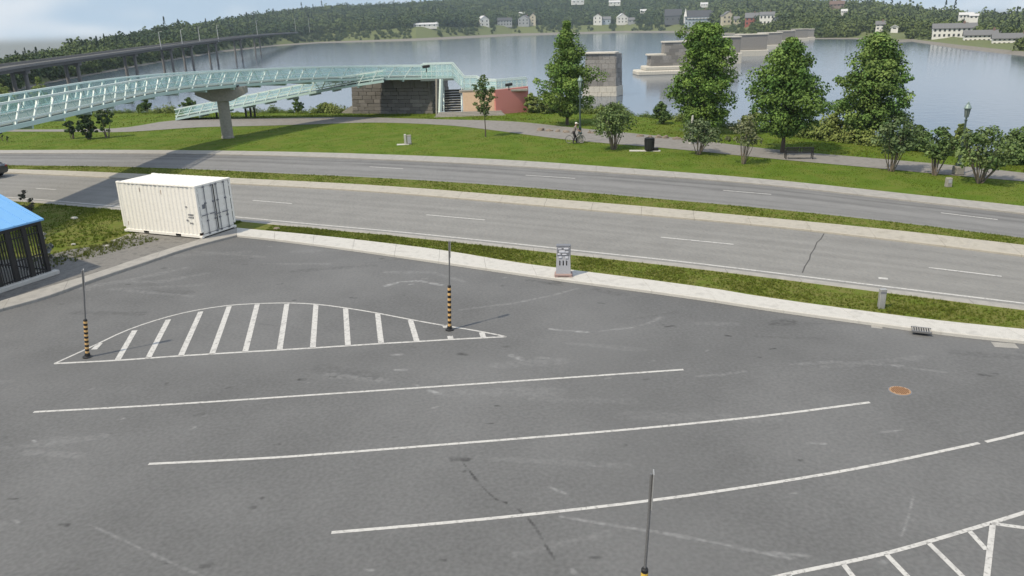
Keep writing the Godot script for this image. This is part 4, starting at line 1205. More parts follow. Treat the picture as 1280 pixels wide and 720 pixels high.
	# grass blades
	grass_on("verge_grass", "short rough grass blades on the strip beside the lot kerb", low.call(nk_right, 0.08), low.call(lot_out, 0.08), 24000, 0.03, 0.09, Color(0.096, 0.142, 0.019), Color(0.165, 0.185, 0.045), 1, 0.05, 0.93, -13, 24)
	grass_on("corner_grass", "rough grass blades in the corner beside the container", low.call(chaikin(nk_left), 0.08), low.call(chaikin([Vector3(-26.29, 0.1, -35.56), Vector3(-22.95, 0.1, -36.3), Vector3(-22.26, 0.1, -36.78), Vector3(-21.71, 0.1, -37.74), Vector3(-20.51, 0.1, -38.21), Vector3(-20.1, 0.1, -39.42), Vector3(-20.03, 0.1, -40.73), Vector3(-17.83, 0.1, -41.89), Vector3(-15.23, 0.1, -41.95)]), 0.08), 20000, 0.03, 0.1, Color(0.075, 0.12, 0.015), Color(0.135, 0.17, 0.035), 2, 0.04, 0.98, -45, 0)
	grass_on("apron_weeds", "sparse weeds growing through the worn apron", low.call(chaikin([Vector3(-22.95, 0.1, -36.3), Vector3(-22.26, 0.1, -36.78), Vector3(-21.71, 0.1, -37.74), Vector3(-20.51, 0.1, -38.21), Vector3(-20.1, 0.1, -39.42), Vector3(-20.03, 0.1, -40.73)]), 0.105), low.call([Vector3(-20.84, 0.1, -32.61), Vector3(-20.27, 0.1, -33.48), Vector3(-19.68, 0.1, -34.41), Vector3(-18.92, 0.1, -35.9), Vector3(-17.98, 0.1, -37.2), Vector3(-17.11, 0.1, -38.46)], 0.105), 900, 0.04, 0.11, Color(0.08, 0.12, 0.02), Color(0.16, 0.17, 0.06), 6, -0.05, 0.7)
	grass_on("median_grass", "grass blades on the median", low.call(med_far, 0.08), low.call(med_grass, 0.08), 26000, 0.03, 0.08, Color(0.084, 0.135, 0.016), Color(0.145, 0.18, 0.034), 3, 0.03, 0.97, -50, 45)
	grass_on("lawn_grass", "mown grass blades of the park lawn", low.call(path_near, 0.08), low.call(far_grass, 0.08), 70000, 0.02, 0.055, Color(0.08, 0.135, 0.016), Color(0.13, 0.17, 0.03), 4, 0.02, 0.985, -70, 50)
	grass_on("bank_lawn_grass", "grass blades between the path and the riverside brush", low.call(bank, 0.08), low.call(path_far, 0.08), 26000, 0.03, 0.12, Color(0.09, 0.14, 0.018), Color(0.155, 0.185, 0.036), 5, 0.02, 0.97, -80, 60)

func lot() -> void:
	var r := struct("parking_lot", "dark grey asphalt parking lot with white painted lines")
	var m := MB.new()
	var front := []
	for p in left_in: front.append(Vector3(p.x, 0, p.z))
	for p in lot_in.slice(1): front.append(Vector3(p.x, 0, p.z))
	front.push_front(Vector3(-70, 0, front[0].z + 4.0))
	var uvs := func(p: Vector3) -> Vector2: return Vector2((p.x - LOT.position.x) / LOT.size.x, (p.z - LOT.position.y) / LOT.size.y)
	for i in front.size() - 1:
		var a: Vector3 = front[i]; var b: Vector3 = front[i + 1]
		var c := Vector3(b.x, 0, 22); var d := Vector3(a.x, 0, 22)
		if b.x - a.x < 0.001:
			continue
		m.quad_uv([a, b, c, d], [uvs.call(a), uvs.call(b), uvs.call(c), uvs.call(d)])
	obj("asphalt", m.mesh(), M.lot, r)
	var line := func(pts: Array, w: float) -> void: obj("painted_line", ribbon(resample(pts, maxi(int(length(pts) / 0.5), 3)), w), M.paint, r)
	line.call(chaikin([Vector3(-14.93, 0, -23.52), Vector3(-14.37, 0, -25), Vector3(-13.9, 0, -26.5), Vector3(-12.96, 0, -27.74), Vector3(-12.14, 0, -28.37), Vector3(-11.07, 0, -28.83), Vector3(-10.01, 0, -28.93), Vector3(-8.75, 0, -28.92), Vector3(-7.61, 0, -28.68), Vector3(-6.42, 0, -28.17), Vector3(-5.1, 0, -27.5), Vector3(-3.81, 0, -26.72), Vector3(-2.45, 0, -25.97), Vector3(-1.15, 0, -25.33), Vector3(-0.24, 0, -24.76)]), 0.085)
	line.call([Vector3(-14.93, 0, -23.52), Vector3(-12.93, 0, -23.64), Vector3(-10.99, 0, -23.87), Vector3(-8.91, 0, -24.05), Vector3(-6.7, 0, -24.23), Vector3(-4.46, 0, -24.45), Vector3(-3.26, 0, -24.54), Vector3(-2.16, 0, -24.64), Vector3(-0.24, 0, -24.76)], 0.11)
	for s in [[Vector3(-14.275, 0, -25.204), Vector3(-14.199, 0, -24.634)], [Vector3(-13.588, 0, -26.354), Vector3(-12.951, 0, -23.675)], [Vector3(-12.8, 0, -27.386), Vector3(-11.984, 0, -23.738)], [Vector3(-11.885, 0, -28.174), Vector3(-10.958, 0, -23.863)], [Vector3(-10.972, 0, -28.685), Vector3(-9.953, 0, -23.925)], [Vector3(-9.93, 0, -28.828), Vector3(-8.897, 0, -24.051)], [Vector3(-8.764, 0, -28.778), Vector3(-7.79, 0, -24.176)], [Vector3(-7.597, 0, -28.635), Vector3(-6.698, 0, -24.234)], [Vector3(-6.344, 0, -28.079), Vector3(-5.547, 0, -24.359)], [Vector3(-5.023, 0, -27.403), Vector3(-4.449, 0, -24.453)], [Vector3(-3.715, 0, -26.63), Vector3(-3.264, 0, -24.578)], [Vector3(-2.422, 0, -26.009), Vector3(-2.362, 0, -25.77)], [Vector3(-2.168, 0, -24.966), Vector3(-2.122, 0, -24.673)], [Vector3(-1.093, 0, -25.218), Vector3(-1.012, 0, -24.749)]]:
		line.call([s[0], s[1]], 0.19)
	line.call(chaikin([Vector3(-13.64, 0, -20.07), Vector3(-9.92, 0, -20.29), Vector3(-4.98, 0, -20.75), Vector3(-0.08, 0, -21.2), Vector3(5.12, 0, -21.7)]), 0.1)
	line.call(chaikin([Vector3(-9.08, 0, -17.05), Vector3(-6.27, 0, -17.16), Vector3(-4.9, 0, -17.28), Vector3(-0.11, 0, -17.77), Vector3(3.22, 0, -18.13), Vector3(6.71, 0, -18.63), Vector3(9.68, 0, -19.24)]), 0.1)
	line.call(chaikin([Vector3(-3.94, 0, -14.05), Vector3(-0.82, 0, -14.35), Vector3(2.68, 0, -14.83), Vector3(5.68, 0, -15.41), Vector3(8.4, 0, -16.06), Vector3(11.35, 0, -16.94)]), 0.1)
	line.call([Vector3(11.54, 0, -16.99), Vector3(12.12, 0, -17.17), Vector3(12.73, 0, -17.38), Vector3(14.04, 0, -17.84)], 0.1)
	line.call(chaikin([Vector3(4.17, 0, -12.07), Vector3(4.92, 0, -12.32), Vector3(6.21, 0, -12.62), Vector3(7.18, 0, -12.87), Vector3(8.16, 0, -13.19), Vector3(9.19, 0, -13.55), Vector3(9.79, 0, -13.76), Vector3(10.65, 0, -14.07), Vector3(12.02, 0, -14.59)]), 0.1)
	for s in [[Vector3(5.083, 0, -12.345), Vector3(5.124, 0, -12.074)], [Vector3(6.235, 0, -12.599), Vector3(6.288, 0, -12.003)], [Vector3(7.181, 0, -12.86), Vector3(7.33, 0, -11.83)], [Vector3(8.168, 0, -13.18), Vector3(8.346, 0, -11.682)], [Vector3(9.179, 0, -13.527), Vector3(9.17, 0, -12.896)], [Vector3(9.78, 0, -13.716), Vector3(8.322, 0, -11.515)], [Vector3(9.788, 0, -13.73), Vector3(10.599, 0, -13.475)]]:
		line.call([s[0], s[1]], 0.11)
	# pale worn slabs by the kerb
	for s in [[Vector3(12.167, 0, -24.754), Vector3(12.482, 0, -24.61), 0.22], [Vector3(15.235, 0, -22.948), Vector3(15.887, 0, -22.769), 0.42]]:
		obj("pale_patch", ribbon([s[0], s[0].lerp(s[1], 0.5), s[1]], s[2], 0.004), M.kerb_grey, r)

func terrain() -> Array:
	return [
		[Vector3(-119.07, -4, -126.97), Vector3(-123.63, -3.41, -132.24), Vector3(-137.39, 1.5, -149.31), Vector3(-187.03, -3.6, -204.38), Vector3(-255.6, -4.97, -281.19), Vector3(-345.06, -29.97, -379.61)],
		[Vector3(-138.97, -4, -222.14), Vector3(-144.4, -3.77, -231.11), Vector3(-152.15, -0.78, -244.94), Vector3(-187.12, -4.07, -302.88), Vector3(-235.38, -3.18, -383.53), Vector3(-317.77, -28.18, -517.76)],
		[Vector3(-157.26, -4, -286.73), Vector3(-163.44, -3.88, -298.26), Vector3(-169.55, -0.78, -310.8), Vector3(-202.01, -2.99, -372.23), Vector3(-246.83, -0.75, -457.69), Vector3(-333.21, -25.75, -617.88)],
		[Vector3(-194.22, -4, -459.85), Vector3(-201.83, -3.49, -478.31), Vector3(-209.81, 0.4, -498.98), Vector3(-250.6, 1.6, -599.31), Vector3(-306.86, 9.72, -738.81), Vector3(-414.26, -20, -997.39)],
		[Vector3(-234.27, -4, -664.56), Vector3(-243.44, -3.02, -691.21), Vector3(-251.72, 2.21, -717.1), Vector3(-297.39, 3.64, -851.91), Vector3(-360.37, 15.16, -1039.29), Vector3(-486.5, -20, -1403.05)],
		[Vector3(-256.94, -4, -906.11), Vector3(-267.04, -2.99, -942.4), Vector3(-277.12, 4.81, -981.61), Vector3(-329.82, 11.88, -1175.52), Vector3(-402.41, 33.15, -1445.01), Vector3(-543.26, -20, -1950.77)],
		[Vector3(-236.83, -4, -1052.86), Vector3(-246.12, -2.74, -1095.01), Vector3(-254.76, 6.42, -1137.91), Vector3(-301.6, 17.44, -1356.46), Vector3(-366.02, 45.15, -1660.13), Vector3(-494.13, -20, -2241.17)],
		[Vector3(-111.24, -4, -1027.67), Vector3(-115.5, -1.59, -1068.8), Vector3(-120.9, 12.3, -1127.5), Vector3(-147.21, 22.61, -1384.03), Vector3(-183.31, 50.1, -1740.37), Vector3(-247.47, -20, -2349.5)],
		[Vector3(10.71, -4, -1253.09), Vector3(11.23, -0.95, -1303.21), Vector3(12.03, 11.09, -1357.64), Vector3(15.12, 29.61, -1626.5), Vector3(19.64, 70.1, -1999.9), Vector3(26.52, -20, -2699.87)],
		[Vector3(182.57, -4, -1262.43), Vector3(189.81, -1.65, -1312.94), Vector3(196.83, 8.7, -1362.84), Vector3(233.59, 28.03, -1621.04), Vector3(284.5, 69.5, -1979.66), Vector3(384.07, -20, -2672.54)],
		[Vector3(236.71, -4, -1064.05), Vector3(246.07, -2.1, -1106.63), Vector3(260.87, 5.39, -1174.84), Vector3(323.03, 20.51, -1459.71), Vector3(408.92, 57.85, -1855.47), Vector3(552.04, -20, -2504.89)],
		[Vector3(222.24, -4, -739.14), Vector3(231.02, -2.85, -768.74), Vector3(258.98, 4.03, -863.78), Vector3(353.68, 12.97, -1184.22), Vector3(484.39, 44.12, -1629.53), Vector3(653.93, -20, -2199.86)],
		[Vector3(207.82, -4, -577.9), Vector3(216.05, -3.55, -601.04), Vector3(239.67, 1.88, -668.48), Vector3(321.78, 5.95, -901.35), Vector3(435.09, 27.01, -1225.03), Vector3(587.37, -20, -1653.79)],
		[Vector3(230.09, -4, -537.41), Vector3(239.21, -3.62, -558.95), Vector3(263.4, 0.25, -616.87), Vector3(349.14, 1.91, -821.16), Vector3(467.48, 18.03, -1105.2), Vector3(631.09, -20, -1492.02)],
		[Vector3(206.18, -4, -440.61), Vector3(214.25, -2.85, -458.32), Vector3(241.93, -0.19, -518.71), Vector3(334.06, -0.55, -719.46), Vector3(461.19, 13.08, -998.65), Vector3(622.6, -20, -1348.18)],
		[Vector3(226.82, -4, -456.25), Vector3(235.74, -3.14, -474.57), Vector3(262.98, -0.34, -530.59), Vector3(356.21, -1.65, -721.63), Vector3(484.94, 9.45, -987.34), Vector3(654.67, -20, -1332.9)],
		[Vector3(191.64, -4, -343.82), Vector3(199.12, -2.95, -357.68), Vector3(232.33, -1.54, -418.33), Vector3(337.23, -6.03, -609.78), Vector3(482.07, 1, -876.13), Vector3(650.79, -24, -1182.78)],
		[Vector3(173.9, -4, -272.64), Vector3(180.66, -3.06, -283.67), Vector3(216.69, -2.68, -341.1), Vector3(327.02, -6.69, -516.94), Vector3(479.41, -2, -761.69), Vector3(647.2, -27, -1028.28)],
		[Vector3(137.3, -4, -142.08), Vector3(142.62, -3.42, -147.92), Vector3(185.57, -4.91, -193.24), Vector3(309.86, -13.42, -324.65), Vector3(481.42, -14.5, -508.17), Vector3(649.92, -39.5, -686.03)]]

func river_and_hills() -> void:
	var cols := terrain()
	var water := MB.new()
	var shape := PackedVector2Array()
	for q in cols:
		shape.append(Vector2(q[0].x, q[0].z) * 1.03)
	shape.append(Vector2(cols[-1][0].x * 1.03, -58)); shape.append(Vector2(cols[0][0].x * 1.03, -58))
	var tris := Geometry2D.triangulate_polygon(shape)
	for k in range(0, tris.size(), 3):
		var p := []
		for e in 3:
			p.append(Vector3(shape[tris[k + e]].x, -4, shape[tris[k + e]].y))
		water.quad(p[0], p[1], p[2], p[2], Vector3.UP)
	tag(obj("river", water.mesh(), M.water), "wide calm river reflecting the sky and the far bank", "", "", "structure")
	var parts := [["far_shore", 0, 1, M.beach, "grey mud and gravel at the foot of the far bank"], ["far_meadow", 1, 2, M.meadow, "rough green meadow along the far bank"], ["far_hills", 2, 5, M.hill, "low wooded hills beyond the river"]]
	for p in parts:
		var m := MB.new()
		for i in cols.size() - 1:
			for j in range(p[1], p[2]):
				m.quad(cols[i][j], cols[i + 1][j], cols[i + 1][j + 1], cols[i][j + 1], Vector3(0, 1, 0.2))
				if p[1] == 0:
					m.quad(cols[i][0], cols[i + 1][0], cols[i + 1][0] + Vector3.DOWN * 3, cols[i][0] + Vector3.DOWN * 3, Vector3(0, 0.2, 1))
		tag(obj(p[0], m.mesh(), p[3]), p[4], "", "", "structure")
	# woods
	rng.seed = 404
	var kinds := [leaf_ball(230, 0.38, 1.15, 21), leaf_ball(230, 0.37, 0.95, 22), leaf_ball(170, 0.34, 2.1, 23, 0.85)]
	var pl := [[], [], []]; var co := [[], [], []]
	var clear := house_spots()
	var f := noise(0.006, 77, 3)
	var add := func(p: Vector3, s: float, i: int) -> void:
		for h in clear:
			var dd := Vector2(p.x - h.x, p.z - h.z)
			var away := Vector2(h.x, h.z).normalized()
			var along := dd.dot(away); var across := absf(dd.dot(away.orthogonal()))
			if across < h.y and along < h.y * 1.2 and along > -h.y * 7.0:
				return
		var n := f.get_noise_2d(p.x, p.z)
		if n > 0.3 and i > 6:
			return
		var k := 2 if rng.randf() < 0.025 + n * 0.12 else (0 if rng.randf() < 0.6 else 1)
		var g := Color(0.036, 0.066, 0.022).lerp(Color(0.085, 0.12, 0.036), clampf(rng.randf() * 0.9 + n, 0, 1))
		if i > 9:
			g = g.lerp(Color(0.115, 0.15, 0.045), rng.randf_range(0.1, 0.9))
		if k == 2:
			g = Color(0.022, 0.045, 0.022).lerp(Color(0.04, 0.065, 0.028), rng.randf())
		var r := s * rng.randf_range(0.7, 1.5) * (0.62 if k == 2 else 1.0)
		pl[k].append(Transform3D(Basis(Vector3.UP, rng.randf() * TAU).scaled(Vector3(r, r * rng.randf_range(0.95, 1.4), r)), p + Vector3.UP * r * 0.55))
		co[k].append(g)
	for i in cols.size() - 1:
		for j in range(1, 5):
			var a: Vector3 = cols[i][j]; var b: Vector3 = cols[i + 1][j]; var c: Vector3 = cols[i + 1][j + 1]; var d: Vector3 = cols[i][j + 1]
			var dist := Vector2((a.x + c.x) / 2, (a.z + c.z) / 2).length()
			var s := clampf(dist / 1000.0, 0.5, 1.25) * 4.6
			var area := (b - a).cross(d - a).length() * 0.5 + (b - c).cross(d - c).length() * 0.5
			var den := 1.0 / (s * s * 1.75)
			if j == 1:
				den *= 1.0 if i < 11 and i > 3 else (1.1 if i < 13 else 0.12)
			elif j == 4:
				den *= 0.12
			var n := mini(int(area * den), 2600)
			for k in n:
				var u := rng.randf(); var v := rng.randf()
				if j == 4: v *= 0.12
				var p := a.lerp(b, u).lerp(d.lerp(c, u), v)
				add.call(p, s * (rng.randf_range(0.2, 0.5) if j == 1 and i < 11 and i > 3 else 1.0), i)
	for k in 3:
		var o := scatter("far_woods", ["broad leafy trees covering the far hills", "rounded pale trees covering the far hills", "dark conifers among the trees on the far hills"][k], kinds[k], M.forest, pl[k], co[k])
	# low brush on the near bank
	rng.seed = 55
	var brush := leaf_ball(320, 0.22, 0.95, 31)
	var bp := []; var bc := []
	var line := resample(bank, 400)
	var h := noise(0.09, 5, 2)
	for k in 4200:
		var i := rng.randi() % 399
		var p: Vector3 = line[i].lerp(line[i + 1], rng.randf())
		var back := rng.randf()
		p.z -= back * 12.0 - 0.6; p.y = 0.1 - back * 2.6
		if p.x > -20.5 and p.x < 3.0 and back < 0.65:
			continue
		var n := h.get_noise_2d(p.x, 0.0)
		var s := rng.randf_range(0.35, 0.85) * (1.0 + 0.9 * n) * (1.05 if p.x > 2 else 0.8)
		if p.x < -35:
			s *= 0.8
		bp.append(Transform3D(Basis(Vector3.UP, rng.randf() * TAU).scaled(Vector3(s, s * rng.randf_range(0.8, 1.5), s)), p + Vector3.UP * s * 0.4))
		bc.append(Color(0.09, 0.145, 0.028).lerp(Color(0.2, 0.24, 0.07), clampf(rng.randf() * 0.8 + n * 0.5, 0, 1)))
	scatter("riverbank_brush", "thick green brush along the near riverbank", brush, M.forest, bp, bc)

func old_piers() -> void:
	rng.seed = 61
	# nearest pier: stone courses on a core
	var o := Vector3(19.23, -2.93, -162.87)
	o.y = -4.0
	var t := thing("bridge_pier", "nearest old stone bridge pier, behind the tree with the street lamp", "bridge pier", o, -0.3, "old stone piers standing in the river")
	var w := 6.6; var h := 8.3
	boxp("core", Vector3(-w / 2 + 2.9, h / 2 - 1.0, -2.2), Vector3(w - 0.5, h + 1.6, 3.0), M.pier_stone[0], t)
	stone_wall(t, Vector3(-w + 2.9, 2.0, 0.0), Vector3.RIGHT, w, h - 2.0, 7, 5, M.pier_stone, 0.8, 0.35)
	stone_wall(t, Vector3(2.9, 2.0, 0.0), Vector3(0.12, 0, -1).normalized(), 4.4, h - 2.0, 7, 3, M.pier_stone, 0.8, 0.2)
	stone_wall(t, Vector3(-w + 2.7, 0.0, 0.25), Vector3.RIGHT, w + 0.35, 2.0, 2, 5, [M.pier_pale], 0.9, 0.1)
	stone_wall(t, Vector3(3.05, 0.0, 0.25), Vector3(0.12, 0, -1).normalized(), 4.7, 2.0, 2, 3, [M.pier_pale], 0.9, 0.1)
	boxp("cap", Vector3(-w / 2 + 2.9, h + 0.15, -2.0), Vector3(w - 0.3, 0.35, 4.3), M.pier_pale, t, 0.06)
	# second pier: stepped, pale at the foot
	o = Vector3(46.94, -2.7, -227.2)
	o.y = -4.0
	var s := 232.0 / 980.0
	t = thing("bridge_pier", "stepped old bridge pier with pale ledges, left of the tall dense tree", "bridge pier", o, 0.0, "old stone piers standing in the river")
	boxp("footing", Vector3(0, 0.5, -4), Vector3(86 * s, 1.4, 9), M.pier_pale, t, 0.3)
	boxp("ledge", Vector3(1.0, 1.7, -4), Vector3(76 * s, 1.2, 8), M.pier_pale, t, 0.25)
	boxp("core", Vector3(2.2, 3.5, -4.0), Vector3(70 * s, 3.0, 5.6), M.pier_stone[1], t)
	stone_wall(t, Vector3(2.2 - 36 * s, 2.2, -0.9), Vector3.RIGHT, 72 * s, 2.9, 3, 11, M.pier_stone, 0.7, 0.25)
	stone_wall(t, Vector3(2.2 - 36 * s, 2.2, -7.2), Vector3(0, 0, 1), 6.3, 2.9, 3, 4, M.pier_stone, 0.7, 0.25)
	boxp("step", Vector3(-4.4, 5.3, -4), Vector3(5.0, 0.5, 5.4), M.pier_pale, t, 0.1)
	boxp("upper_core", Vector3(4.0, 6.7, -4), Vector3(54 * s - 1.0, 3.4, 4.0), M.pier_stone[1], t)
	stone_wall(t, Vector3(4.0 - 27 * s, 5.1, -1.6), Vector3.RIGHT, 54 * s, 3.4, 4, 8, M.pier_stone, 0.6, 0.1)
	stone_wall(t, Vector3(4.0 - 27 * s, 5.1, -6.6), Vector3(0, 0, 1), 5.0, 3.4, 4, 3, M.pier_stone, 0.6, 0.1)
	boxp("cap", Vector3(4.0, 8.65, -4), Vector3(56 * s, 0.45, 5.2), M.pier_pale, t, 0.08)
	# the farther ones in a row
	var where := [Vector3(70.76, -2.39, -276.08), Vector3(100.01, -2.13, -330.18), Vector3(129.18, -2.04, -397.54), Vector3(164.32, -2.26, -477.52), Vector3(189.95, -2.68, -526.8), Vector3(205.34, -2.95, -553.11)]
	var sizes := [[60, 29, 12], [33, 23, 6.5], [24, 17.5, 5], [17, 13.5, 4], [16, 12.5, 3.5], [10, 11, 3]]
	var names := ["old stone pier whose end shows right of the tall dense tree", "old stone pier second out beyond the tall dense tree", "old stone pier third out beyond the tall dense tree, above the round tree", "old stone pier third from the far end of the row", "old stone pier next to last at the far bank", "last old stone pier against the wooded far bank"]
	for i in where.size():
		var p: Vector3 = where[i]
		var k: float = Vector2(p.x, p.z).length() / 980.0
		p.y = -4.0
		t = thing("bridge_pier", names[i], "bridge pier", p, 0.0, "old stone piers standing in the river")
		var ww: float = sizes[i][0] * k; var hh: float = sizes[i][1] * k; var fh: float = sizes[i][2] * k
		boxp("footing", Vector3(0, fh / 2 - 1, -3.0), Vector3(ww + 1.0, fh + 2.0, 7.5), M.pier_pale, t, 0.2)
		boxp("shaft", Vector3(0, fh + (hh - fh) / 2, -3.2), Vector3(ww, hh - fh, 5.6), M.pier_stone[1 + i % 3], t, 0.15)
		boxp("cap", Vector3(0, hh + 0.2, -3.2), Vector3(ww + 0.5, 0.5, 6.2), M.pier_pale, t, 0.1)

func highway() -> void:
	var top := chaikin([Vector3(-103.27, 3.13, -147.43), Vector3(-111.48, 4.36, -180.33), Vector3(-117.36, 5.07, -226.39), Vector3(-129.61, 6.69, -319.73), Vector3(-150.61, 8.79, -476.78), Vector3(-202.78, 9.74, -732.45), Vector3(-233.39, 10.31, -931.2)], 2)
	var t := thing("highway_bridge", "long dark highway bridge crossing the river at the left", "bridge", Vector3.ZERO)
	var m := MB.new(); var pr := MB.new()
	for i in top.size() - 1:
		var a: Vector3 = top[i]; var b: Vector3 = top[i + 1]
		var n := Vector3((b - a).z, 0, -(b - a).x).normalized() * 8.5
		var dn := Vector3.DOWN * 1.35; var p := Vector3.DOWN * 0.6
		m.quad(a + p, b + p, b + n + p, a + n + p, Vector3.UP)
		m.quad(a + dn, b + dn, b + n + dn, a + n + dn, Vector3.DOWN)
		m.quad(a + p, b + p, b + dn, a + dn, -n); m.quad(a + n + p, b + n + p, b + n + dn, a + n + dn, n)
		for q in [a, a + n]:
			var e: Vector3 = b - a
			var iw: Vector3 = -n.normalized() * 0.25 if q == a else n.normalized() * 0.25
			pr.quad(q, q + e, q + e + iw, q + iw, Vector3.UP)
			pr.quad(q + iw, q + e + iw, q + e + iw + p * 1.05, q + iw + p * 1.05, iw)
			pr.quad(q, q + e, q + e + p, q + p, -iw)
	obj("deck", m.mesh(), M.highway, t)
	obj("parapet", pr.mesh(), M.highway_pier, t)
	var feet := [Vector3(-117.61, -1.88, -192.99), Vector3(-118.42, -1.6, -225.83), Vector3(-125.01, -1.83, -276.01), Vector3(-131.2, -1.97, -320.16), Vector3(-135.11, -1.79, -353.03), Vector3(-142.95, -1.2, -405.54), Vector3(-151.8, -0.91, -476.4), Vector3(-174.53, -0.97, -584.5)]
	for p in feet:
		var best: Vector3 = top[0]
		for i in top.size() - 1:
			for k in 6:
				var q: Vector3 = top[i].lerp(top[i + 1], k / 6.0)
				if Vector2(q.x - p.x, q.z - p.z).length() < Vector2(best.x - p.x, best.z - p.z).length():
					best = q
		for off in [1.8, 6.8]:
			var m2 := MB.new()
			m2.tube([Vector3(best.x - off * 0.9, -6, best.z - off * 0.45), Vector3(best.x - off * 0.9, best.y - 1.5, best.z - off * 0.45)], [0.5, 0.5], 10)
			obj("pier_column", m2.mesh(), M.highway_pier, t)
		bar("pier_cap", best + Vector3(-0.6, -1.8, -0.3), best + Vector3(-7.2, -1.8, -3.6), 1.2, 0.8, M.highway_pier, t)
	for p in [Vector3(-127.33, 6.39, -304.44), Vector3(-133.11, 6.68, -339.86), Vector3(-137.06, 7.19, -370.46), Vector3(-141.1, 7.62, -406.19), Vector3(-172.04, 9.08, -574.81), Vector3(-230.23, 9.93, -911.37), Vector3(-220.59, 10.38, -934.31)]:
		var k := MB.new()
		var hh: float = Vector2(p.x, p.z).length() / 980.0 * 15.0
		k.tube([p - Vector3.UP, p + Vector3.UP * hh, p + Vector3(1.2, hh + 0.2, 0)], [0.16, 0.1, 0.08], 6)
		var l := obj("light_pole", k.mesh(), M.pale_metal, t)

func walking_bridge() -> void:
	var near := ext(chaikin([Vector3(-28.69, 5.1, -45.09), Vector3(-29.03, 5.15, -54.57), Vector3(-30.1, 5.2, -70.2), Vector3(-27.12, 5.1, -78.46), Vector3(-24.23, 4.9, -85.27), Vector3(-21, 4.7, -91.48), Vector3(-14.51, 4.4, -96.29), Vector3(-8.45, 4.2, -97.62)]), 24.0, 0.0)
	var t := thing("walking_bridge", "pale teal truss walking bridge curving from the left to the stone abutment", "bridge")
	truss_bridge(t, near, 3.6, 1.5, 2.0, 0.09)
	var pm := thing("bridge_column", "concrete column with a flared cap holding up the walking bridge", "column", Vector3(-28.199, 0.08, -80.015), 0.0)
	var k := MB.new()
	k.lathe(Vector3.ZERO, [[0.62, -0.2], [0.62, 0.15], [0.56, 0.2], [0.56, 3.6], [0.6, 3.75]], 20)
	obj("shaft", k.mesh(), M.concrete, pm)
	k = MB.new()
	var outline := [Vector3(-2.4, 5.0, 0), Vector3(2.4, 5.0, 0), Vector3(2.4, 4.35, 0), Vector3(0.9, 3.65, 0), Vector3(-0.9, 3.65, 0), Vector3(-2.4, 4.35, 0)]
	for s in [-0.7, 0.7]:
		for i in range(1, 5):
			k.quad(outline[0] + Vector3(0, 0, s), outline[i] + Vector3(0, 0, s), outline[i + 1] + Vector3(0, 0, s), outline[i + 1] + Vector3(0, 0, s), Vector3(0, 0, s))
	for i in 6:
		var a: Vector3 = outline[i]; var b: Vector3 = outline[(i + 1) % 6]
		k.quad(a + Vector3(0, 0, -0.7), b + Vector3(0, 0, -0.7), b + Vector3(0, 0, 0.7), a + Vector3(0, 0, 0.7), (a + b) / 2 - Vector3(0, 4.3, 0))
	obj("flared_cap", k.mesh(), M.concrete, pm).rotation.y = 0.12
	for x in [-1.6, 1.6]:
		boxp("bearing", Vector3(x, 5.06, 0.2), Vector3(0.5, 0.16, 0.6), M.black, pm)
	# ramp down to the path
	var rp := chaikin([Vector3(-40.8, 0.15, -98.54), Vector3(-35.67, 1, -98.3), Vector3(-30.19, 1.9, -96.8), Vector3(-24.96, 2.8, -95.55), Vector3(-19.83, 3.6, -94.07), Vector3(-14.22, 4.25, -94.23)])
	t = thing("ramp", "pale teal railed ramp sloping down from the walking bridge to the path", "ramp")
	truss_bridge(t, rp, 2.6, 1.25, 1.6, 0.085)
	for x in [[Vector3(-36.501, 0, -99.706), 1.0], [Vector3(-35.259, 0, -99.574), 1.2], [Vector3(-32.676, 0, -99.285), 1.6], [Vector3(-32.09, 0, -99.316), 1.7], [Vector3(-31.611, 0, -99.375), 1.8]]:
		bar("ramp_post", x[0] + Vector3(0, 0, -1.0), x[0] + Vector3(0, x[1], -1.0), 0.2, 0.2, M.dark_metal, t)
	# stone abutment
	rng.seed = 71
	var o := Vector3(-19.451, 0, -100.856)
	var e := Vector3(-8.724, 0, -98.04)
	var w := e.x - o.x
	t = thing("stone_abutment", "old dark stone abutment under the end of the walking bridge", "abutment", o, -atan2(e.z - o.z, w))
	boxp("core", Vector3(w / 2, 2.0, -3.4), Vector3(w - 0.6, 4.0, 6.0), M.stone[1], t)
	stone_wall(t, Vector3(0, 0, 0), Vector3.RIGHT, w, 4.05, 8, 9, M.stone, 0.6, 0.25)
	stone_wall(t, Vector3(0, 0, -6.6), Vector3(0, 0, 1), 6.6, 4.05, 8, 5, M.stone, 0.6, 0.2)
	stone_wall(t, Vector3(w, 0, 0), Vector3(0, 0, -1), 6.6, 4.05, 8, 5, M.stone, 0.6, 0.2)
	boxp("cap", Vector3(w / 2, 4.12, -3.3), Vector3(w - 0.1, 0.2, 6.4), M.concrete, t, 0.04)
	k = MB.new()
	k.poly([Vector3(-2.2, 0, -0.6), Vector3(0.0, 1.2, -0.6), Vector3(0.0, 1.2, -3.0), Vector3(-2.2, 0, -3.0)], 0.9)
	obj("wing_wall", k.mesh(), M.concrete, t)
	# stair tower at the end: walls, stairs, landing, railings
	var so := Vector3(-8.3, 0, -95.237)
	t = thing("stair_landing", "stair landing with peach wall, red wall and teal railings at the bridge end", "stairs", so, 0.02)
	var s := 0.1024   # metres per photo pixel here
	boxp("peach_wall", Vector3(49 * s, 1.45, -0.5), Vector3(38 * s, 2.7, 0.3), M.peach, t, 0.02)
	boxp("peach_cap", Vector3(49 * s, 2.86, -0.5), Vector3(39 * s, 0.12, 0.42), M.concrete, t, 0.02)
	var rw := MB.new()
